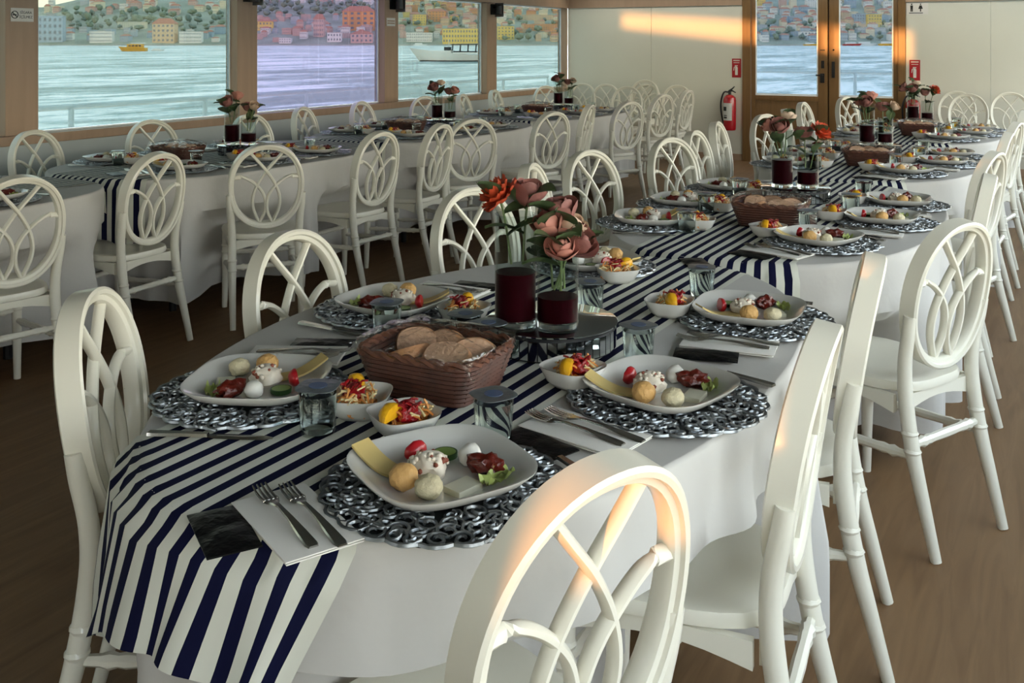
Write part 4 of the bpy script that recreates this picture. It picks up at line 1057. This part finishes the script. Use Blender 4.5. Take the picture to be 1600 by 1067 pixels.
# no-smoking sign on the nearest window post
s_ = link('no_smoking_sign', None, loc=(XL + 0.002, 3.965, 1.598)); tag(s_, 'small white no-smoking sign on the leftmost window post', 'sign')
MB().box(0, 0.003, -0.078, 0.078, -0.042, 0.042, bev=0.001).build('plate', 'sign_white', s_)
m = MB(); m.tube([(0.0035, -0.052 + 0.022 * math.cos(a), 0.022 * math.sin(a)) for a in [2 * PI * k / 24 for k in range(24)]], 0.003, 4, closed=True); m.tube([(0.0035, -0.068, 0.015), (0.0035, -0.036, -0.015)], 0.003, 4); m.box(0.003, 0.0042, -0.066, -0.04, -0.004, 0.003)
m.build('pictogram', 'ink_black', s_)
lettering('SİGARA', 0.023, s_, (0.0035, 0.024, 0.014), (PI / 2, 0, PI / 2), 'ink_black'); lettering('İÇİLMEZ', 0.023, s_, (0.0035, 0.024, -0.014), (PI / 2, 0, PI / 2), 'ink_black')
s_ = link('post_notice', None, loc=(XL + 0.002, 7.885, 1.628)); tag(s_, 'small white notice with dark lines on the post left of the motorboat', 'sign')
MB().box(0, 0.003, -0.07, 0.07, -0.04, 0.04, bev=0.001).build('plate', 'sign_white', s_)
m = MB(); m.box(0.003, 0.004, -0.06, 0.06, -0.018, -0.006); m.box(0.003, 0.004, -0.06, 0.06, 0.004, 0.016); m.build('print', 'frame_tan', s_, smooth=0)
# black wall lamps high on the posts
for i, (yp, t) in enumerate(((3.98, 'leftmost post'), (5.93, 'post beside the lilac window'), (7.91, 'post left of the motorboat'), (9.88, 'post right of the motorboat'))):
    l = link('wall_lamp', None, loc=(XL + 0.001, yp, 1.80)); tag(l, 'black wall lamp with grey side plate on the ' + t, 'lamp', 'wall lamps on the window posts')
    MB().box(0, 0.018, -0.045, 0.045, -0.05, 0.07, bev=0.003).build('mount', 'black_metal', l)
    m = MB(); m.tube([(0.018, 0, 0.03), (0.07, 0, 0.03)], 0.012, 8); m.lathe([(0.03, -0.05), (0.036, -0.045), (0.036, 0.05), (0.02, 0.062), (0, 0.062)], 16, c=(0.085, 0, 0)); m.build('shade', 'black_metal', l)
    MB().box(0.0, 0.11, 0.06, 0.068, -0.075, 0.085, bev=0.002).build('side_plate', 'grey_metal', l)

# added light strip above the view, there only to brighten the back wall
cl = link('added_fill_lamp', None, loc=(-2.55, YB - 0.42, ZC - 0.002)); tag(cl, 'added unseen light strip brightening the back wall', 'lamp')
MB().box(-2.9, 2.9, -0.05, 0.05, -0.03, 0.0, bev=0.004).build('housing', 'rail_white', cl)
mat('added_lamp_glow', 'F4F0E4', 0.5); dn = M['added_lamp_glow'].node_tree.nodes['Principled BSDF']; dn.inputs['Emission Color'].default_value = (1.0, 0.95, 0.82, 1); dn.inputs['Emission Strength'].default_value = 7.0
MB().box(-2.85, 2.85, -0.035, 0.035, -0.036, -0.0305).build('diffuser', 'added_lamp_glow', cl, smooth=0)

# ================================================================== OUTSIDE: SEA, BOATS, FAR SHORE
ZW = -1.8
W0 = MB(); vs = []; fs = []
vs = [far(-4000, -400, ZW), far(4000, -400, ZW), far(4000, 1600, ZW), far(-4000, 1600, ZW)]
sea = W0.add(vs, [(0, 1, 2, 3)]).build('sea', 'sea', smooth=0); tag(sea, 'pale teal choppy sea between the boat and the far shore', 'sea', kind='stuff')
mat('city_ground', '9A9C8C', 0.9, var=0.25, vscale=0.02)
for nm, h in (('c_white', 'E6E2DA'), ('c_grey', 'BCC2C4'), ('c_tan', 'D6BC9C'), ('c_pink', 'D4B4A8'), ('c_yellow', 'E6C878'), ('c_orange', 'DCA274'), ('c_blue', 'AAB8C2'), ('c_cream', 'E6DABE')):
    mat(nm, h, 0.85)  # pale facades, lightened further in place of distance haze
mat('c_roof', 'B88470', 0.9); mat('c_roofgrey', 'A2A4A0', 0.9); mat('c_win', '7A828A', 0.5); mat('c_tree', '8A9480', 0.9, var=0.25, vscale=0.3); mat('c_tree2', '7C887E', 0.9, var=0.25, vscale=0.3); mat('c_quay', 'B9B6AE', 0.9)  # tree and window colours paled to stand in for haze
mat('boat_white', 'E2E2DC', 0.4); mat('boat_dark', '2E3338', 0.5); mat('boat_yellow', 'DFA63A', 0.45); mat('boat_red', 'B8443A', 0.5)
def hgt(X, Z):
    px = 800 + 1550 * X / max(Z, 1)
    h = max(0, (Z - 1505)) * 0.175
    dip = 1 - 0.34 * max(0, min(1, (190 - px) / 120)) * max(0, min(1, (Z - 1700) / 300))
    return ZW + 1.5 + h * dip + 7 * noise.noise(Vector((X / 160, Z / 160, 0.3))) * min(1, (Z - 1500) / 120)
NX, NZ = 130, 26; vs = []; fs = []
for j in range(NZ + 1):
    for i in range(NX + 1):
        X = -1300 + 2600 * i / NX; Z = 1500 + 700 * j / NZ; vs.append(far(X, Z, hgt(X, Z) if j else ZW - 1))
for j in range(NZ):
    for i in range(NX): a = j * (NX + 1) + i; fs.append((a, a + 1, a + NX + 2, a + NX + 1))
struct(MB().add(vs, fs).build('hillside', 'city_ground', smooth=60))
struct(MB().add([far(-1300, 1494, ZW - 1), far(1300, 1494, ZW - 1), far(1300, 1512, ZW - 1), far(-1300, 1512, ZW - 1), far(-1300, 1494, ZW + 1.6), far(1300, 1494, ZW + 1.6), far(1300, 1512, ZW + 1.6), far(-1300, 1512, ZW + 1.6)],
     [(0, 1, 5, 4), (4, 5, 6, 7), (1, 2, 6, 5), (3, 7, 6, 2), (0, 4, 7, 3)]).build('quay', 'c_quay', smooth=0))
HM = {}
def house_mesh(col, roof, kind):
    key = (col, roof, kind)
    if key in HM: return HM[key]
    m = MB()
    m.box(-0.5, 0.5, -0.5, 0.5, -0.4, 1.0, 0)
    rows, cols = {'low': (2, 5), 'block': (4, 5), 'tower': (10, 4), 'long': (3, 14)}[kind]
    for r in range(rows):
        for c in range(cols):
            x0 = -0.5 + (c + 0.28) / cols; x1 = -0.5 + (c + 0.72) / cols; z0 = (r + 0.3) / rows; z1 = (r + 0.75) / rows
            m.box(x0, x1, -0.503, -0.498, z0, z1, 2)
    if roof == 'flat': m.box(-0.515, 0.515, -0.515, 0.515, 1.0, 1.03, 0); m.box(-0.2, 0.15, -0.1, 0.3, 1.0, 1.12, 1)
    else:
        m.add([(-0.54, -0.54, 0.99), (0.54, -0.54, 0.99), (0.54, 0.54, 0.99), (-0.54, 0.54, 0.99), (-0.28, 0, 1.28), (0.28, 0, 1.28)], [(0, 1, 5, 4), (1, 2, 5), (2, 3, 4, 5), (3, 0, 4), (3, 2, 1, 0)], 1)
    HM[key] = m.mesh('house', [col, 'c_roof' if roof == 'hip' else 'c_roofgrey', 'c_win'], 0); return HM[key]
def on_hill(px, py):
    """a spot on the far hillside seen in direction px with its foot at height py of the view"""
    k = (px - 800) / 1550; Z = 1506.0
    while Z < 2180:
        X = k * Z
        if 68 - (hgt(X, Z) - 1.42) / Z * 1550 <= py: break
        Z += 4
    return k * Z, Z, hgt(k * Z, Z)
SPOTS = []
def free(X, Z, rx, rz):
    return all(abs(X - a) > rx + c or abs(Z - b) > rz + d for a, b, c, d in SPOTS)
def house(px, py, w, h, col, roof, kind, label, group=None, cat='building', dep=None):
    X, Z, g = on_hill(px, py); mp = Z / 1550; rx, rz = w * mp * 0.56, (dep or min(w, 14)) * mp * 0.56
    if cat == 'house' and not free(X, Z + 6, rx, rz): return False
    SPOTS.append((X, Z + 6, rx, rz))
    o = link('house' if cat == 'house' else 'building', house_mesh(col, roof, kind), loc=far(X, Z + 6, g), rz=TH + random.uniform(-.12, .12))
    o.scale = (w * mp, (dep or min(w, 14)) * mp, h * mp); tag(o, label, cat, group); return True
for (px, py, w, h, col, roof, kind, label) in [
    (78, 66, 38, 40, 'c_blue', 'flat', 'block', 'blue-grey striped office block at the left of the far shore'),
    (157, 67, 34, 17, 'c_white', 'flat', 'long', 'white colonnaded waterfront building behind the yellow boat'),
    (256, 67, 36, 30, 'c_tan', 'hip', 'block', 'tan waterfront block right of the yellow boat'),
    (297, 67, 34, 17, 'c_white', 'flat', 'long', 'long white waterfront building left of the tan post'),
    (205, 45, 42, 10, 'c_cream', 'flat', 'long', 'cream terrace on the slope above the yellow boat'),
    (412, 48, 26, 14, 'c_yellow', 'hip', 'low', 'pale yellow house at the left of the lilac window'),
    (445, 68, 18, 8, 'c_white', 'flat', 'low', 'small white boathouse seen through the lilac window'),
    (498, 58, 16, 28, 'c_pink', 'hip', 'block', 'pink block in the middle of the lilac window'),
    (560, 48, 50, 30, 'c_orange', 'hip', 'block', 'broad orange mansion at the right of the lilac window'),
    (522, 66, 22, 14, 'c_white', 'flat', 'low', 'white waterfront house below the orange mansion'),
    (565, 67, 34, 14, 'c_pink', 'hip', 'low', 'pink waterfront house at the right of the lilac window'),
    (722, 68, 62, 22, 'c_yellow', 'flat', 'long', 'long yellow waterfront building behind the white motorboat'),
    (655, 66, 40, 14, 'c_white', 'flat', 'long', 'low white building left of the long yellow one'),
    (683, 34, 26, 16, 'c_orange', 'hip', 'block', 'sunlit orange block above the long yellow building'),
    (655, 40, 20, 16, 'c_yellow', 'flat', 'block', 'small yellow block on the slope left of motorboat cabin'),
    (790, 62, 26, 20, 'c_yellow', 'flat', 'block', 'yellow block just right of the last window post'),
    (845, 48, 52, 10, 'c_orange', 'flat', 'long', 'long low orange terrace in the last window'),
    (838, 32, 56, 8, 'c_tan', 'flat', 'long', 'long tan terrace high in the last window'),
    (1366, 42, 22, 19, 'c_yellow', 'flat', 'block', 'bright yellow block through the right door leaf'),
    (1345, 41, 20, 18, 'c_blue', 'flat', 'block', 'blue-grey block beside the bright yellow one'),
    (1362, 54, 44, 10, 'c_grey', 'flat', 'long', 'grey terrace below the bright yellow block'),
    (1264, 60, 26, 10, 'c_white', 'flat', 'low', 'white waterfront hall through the left door leaf'),
    (1190, 14, 12, 26, 'c_yellow', 'flat', 'tower', 'yellow tower on the skyline through the left door leaf'),
    (1224, 12, 11, 26, 'c_pink', 'flat', 'tower', 'pinkish tower on the skyline in the left door leaf'),
    (1240, 13, 10, 24, 'c_cream', 'flat', 'tower', 'cream tower on the skyline in the left door leaf'),
    (1268, 12, 14, 24, 'c_white', 'flat', 'tower', 'white tower on the skyline beside the door stile'),
    (1330, 12, 14, 24, 'c_blue', 'flat', 'tower', 'blue tower on the skyline through the right door leaf')]:
    house(px, py, w, h, col, roof, kind, label)
Q = random.Random(11)
ZONES = [  # px range, py range, count, colours, label
    (62, 348, 6, 24, 30, ('c_cream', 'c_white', 'c_grey', 'c_pink'), 'small hilltop house seen through the leftmost full window'),
    (100, 348, 50, 67, 20, ('c_white', 'c_grey', 'c_blue'), 'small waterside house seen through the leftmost full window'),
    (400, 583, 30, 67, 46, ('c_white', 'c_pink', 'c_grey', 'c_pink'), 'small house on the slope in the lilac window'),
    (400, 583, 0, 8, 14, ('c_white', 'c_pink'), 'small hilltop house in the lilac window'),
    (622, 750, 2, 66, 70, ('c_orange', 'c_tan', 'c_cream', 'c_pink', 'c_yellow', 'c_white'), 'small house on the slope behind the motorboat'),
    (776, 880, 4, 66, 46, ('c_orange', 'c_tan', 'c_cream', 'c_white'), 'small house on the slope in the last window'),
    (1176, 1280, 10, 66, 60, ('c_white', 'c_grey', 'c_blue', 'c_cream'), 'small house on the slope in the left door leaf'),
    (1300, 1402, 4, 66, 56, ('c_white', 'c_grey', 'c_cream', 'c_tan'), 'small house on the slope in the right door leaf')]
HW = {z[6]: z[6].split(' house')[0] + ' house' for z in ZONES}
for (a, b, c, d, n, cols, label) in ZONES:
    done = 0
    for _ in range(n * 14):
        if done >= n: break
        py = Q.uniform(c, d); w = Q.uniform(7, 15)
        done += house(Q.uniform(a, b), py, w, Q.uniform(6, 12), *(lambda c_, r_, k_: (c_, r_, k_, 'small %s %s-roofed%s' % (c_[2:].replace('white', 'off-white'), {'hip': 'red', 'flat': 'flat'}[r_], HW[label][5:]) + label[len(HW[label]):], HW[label] + 's' + label[len(HW[label]):], 'house'))(Q.choice(cols), Q.choice(('hip', 'hip', 'flat')), Q.choice(('low', 'block'))))
CR = []
for k in range(4):
    m = MB(); m.tube([(0, 0, -0.3), (0, 0, 0.4)], 0.06, 5)
    for q in range(5): m.sphere((Q.uniform(-.25, .25), Q.uniform(-.25, .25), Q.uniform(0.35, 0.75)), Q.uniform(0.25, 0.38), 1, 1, nz=0.5, fr=3, seed=k * 7 + q)
    CR.append(m.mesh('tree', ['c_roofgrey', 'c_tree' if k % 2 else 'c_tree2'], 60))
for (a, b, c, d, n, label) in [(100, 348, 16, 50, 90, 'dark green tree on the far slope, leftmost full window'), (400, 583, 6, 34, 70, 'dark green tree on the slope in the lilac window'),
                               (622, 748, 10, 62, 26, 'green tree among the houses behind the motorboat'), (778, 880, 18, 66, 26, 'green tree on the slope in the last window'),
                               (1176, 1280, 40, 64, 40, 'green tree on the shore in the left door leaf'), (1300, 1402, 36, 64, 16, 'green tree on the shore in the right door leaf')]:
    done = 0
    for _ in range(n * 12):
        if done >= n: break
        X, Z, g = on_hill(Q.uniform(a, b), Q.uniform(c, d)); s_ = Q.uniform(8, 15)
        if not free(X, Z, s_ * 0.6, s_ * 0.55): continue
        SPOTS.append((X, Z, s_ * 0.6, s_ * 0.55)); done += 1
        o = link('tree', CR[Q.randrange(4)], loc=far(X, Z, g), rz=Q.uniform(0, 6)); o.scale = (s_ * Q.uniform(0.9, 1.3), s_, s_ * Q.uniform(0.8, 1.3)); tag(o, label, 'tree', label.replace('tree', 'trees'))
def hull(L, B, H, sheer=0.35):
    m = MB(); n = 16; vs = []; fs = []
    for i in range(n + 1):
        t = i / n; w = B * (1 - max(0, (t - 0.45) / 0.55) ** 2.2) * (0.92 + 0.08 * min(1, t * 4)); zt = H * (1 + sheer * t * t)
        x = L * (t - 0.5)
        for (yy, zz) in ((0, -0.5 * H), (w * 0.42, -0.2 * H), (w * 0.5, zt), (w * 0.46, zt + 0.02 * H), (-w * 0.46, zt + 0.02 * H), (-w * 0.5, zt), (-w * 0.42, -0.2 * H)): vs.append((x + (0.16 * L * t ** 6 if zz > 0 else 0), yy, zz))
    for i in range(n):
        for k in range(7): fs.append((i * 7 + k, i * 7 + (k + 1) % 7, i * 7 + 7 + (k + 1) % 7, i * 7 + 7 + k))
    fs.append(tuple(range(6, -1, -1))); return m.add(vs, fs)
def at_sea(px, Z): return far((px - 800) / 1550 * Z, Z, ZW)
b = link('motorboat', None, loc=at_sea(710, 178), rz=TH + PI); tag(b, 'white motorboat with dark canopy frame crossing the water', 'boat')
hull(12.2, 3.6, 1.15, 1.1).build('hull', 'boat_white', b)
MB().prism([(-6.14, -1.86), (0, -1.86), (3.2, -1.5), (5.2, -0.8), (6.3, 0), (5.2, 0.8), (3.2, 1.5), (0, 1.86), (-6.14, 1.86)], 0.0, 0.22).build('waterline_stripe', 'boat_dark', b, smooth=0)
m = MB(); m.box(0.2, 4.6, -1.2, 1.2, 1.4, 2.0, bev=0.15); m.box(-5.8, 0.2, -1.4, 1.4, 1.4, 1.65, bev=0.1); m.build('cabin', 'boat_white', b)
m = MB()
for x in (-1.2, 0.2, 1.6, 3.0):
    x -= 2.6
    m.tube([(x, -1.3, 1.5), (x - 0.1, -1.3, 3.0), (x - 0.1, 1.3, 3.0), (x, 1.3, 1.5)], 0.07, 6)
m.box(-4.2, 0.5, -1.35, 1.35, 3.0, 3.12); m.box(-4.1, 0.3, -1.38, -1.3, 1.45, 1.85); m.build('canopy_frame', 'boat_dark', b)
m = MB(); m.box(0.6, 1.8, -1.1, 1.1, 2.0, 2.6, bev=0.1); m.build('windscreen', 'boat_dark', b)
MB().tube([(1.0, 0, 2.6), (1.0, 0, 4.0)], 0.06, 6).build('mast', 'boat_white', b)
b = link('yellow_boat', None, loc=at_sea(210, 410), rz=TH + PI); tag(b, 'yellow tour boat far out in the leftmost full window', 'boat')
hull(10, 3.2, 1.5, 0.3).build('hull', 'boat_yellow', b); MB().box(-3.6, 2.6, -1.3, 1.3, 1.5, 3.0, bev=0.1).build('cabin', 'boat_yellow', b); MB().box(-4.2, 1.0, -1.4, 1.4, 3.2, 3.5, bev=0.05).build('roof', 'boat_white', b)
m = MB()
for k in range(4): m.box(-3.2 + k * 1.4, -2.3 + k * 1.4, -1.33, 1.33, 2.0, 2.6)
m.build('windows', 'boat_dark', b, smooth=0)
for (px, Z, c, L, t) in [(246, 430, 'boat_white', 5, 'small pale boat right of the yellow tour boat'), (1330, 1440, 'boat_red', 24, 'red ferry moored at the far shore, leftmost of three'), (1352, 1450, 'boat_white', 26, 'white ferry moored at the far shore, middle of three'), (1388, 1440, 'boat_yellow', 28, 'orange ferry moored at the far shore, rightmost of three'), (1266, 1450, 'boat_yellow', 20, 'small yellow ferry at the far shore beside the door stile'), (655, 1450, 'boat_white', 18, 'small white boat at the far shore above the motorboat bow')]:
    b = link('moored_boat', None, loc=at_sea(px, Z), rz=TH); tag(b, t, 'boat', 'boats at the far shore')
    hull(L, L * 0.26, L * 0.1).build('hull', c, b); MB().box(-L * 0.35, L * 0.25, -L * 0.09, L * 0.09, L * 0.1, L * 0.22, bev=L * 0.01).build('cabin', 'boat_white', b)
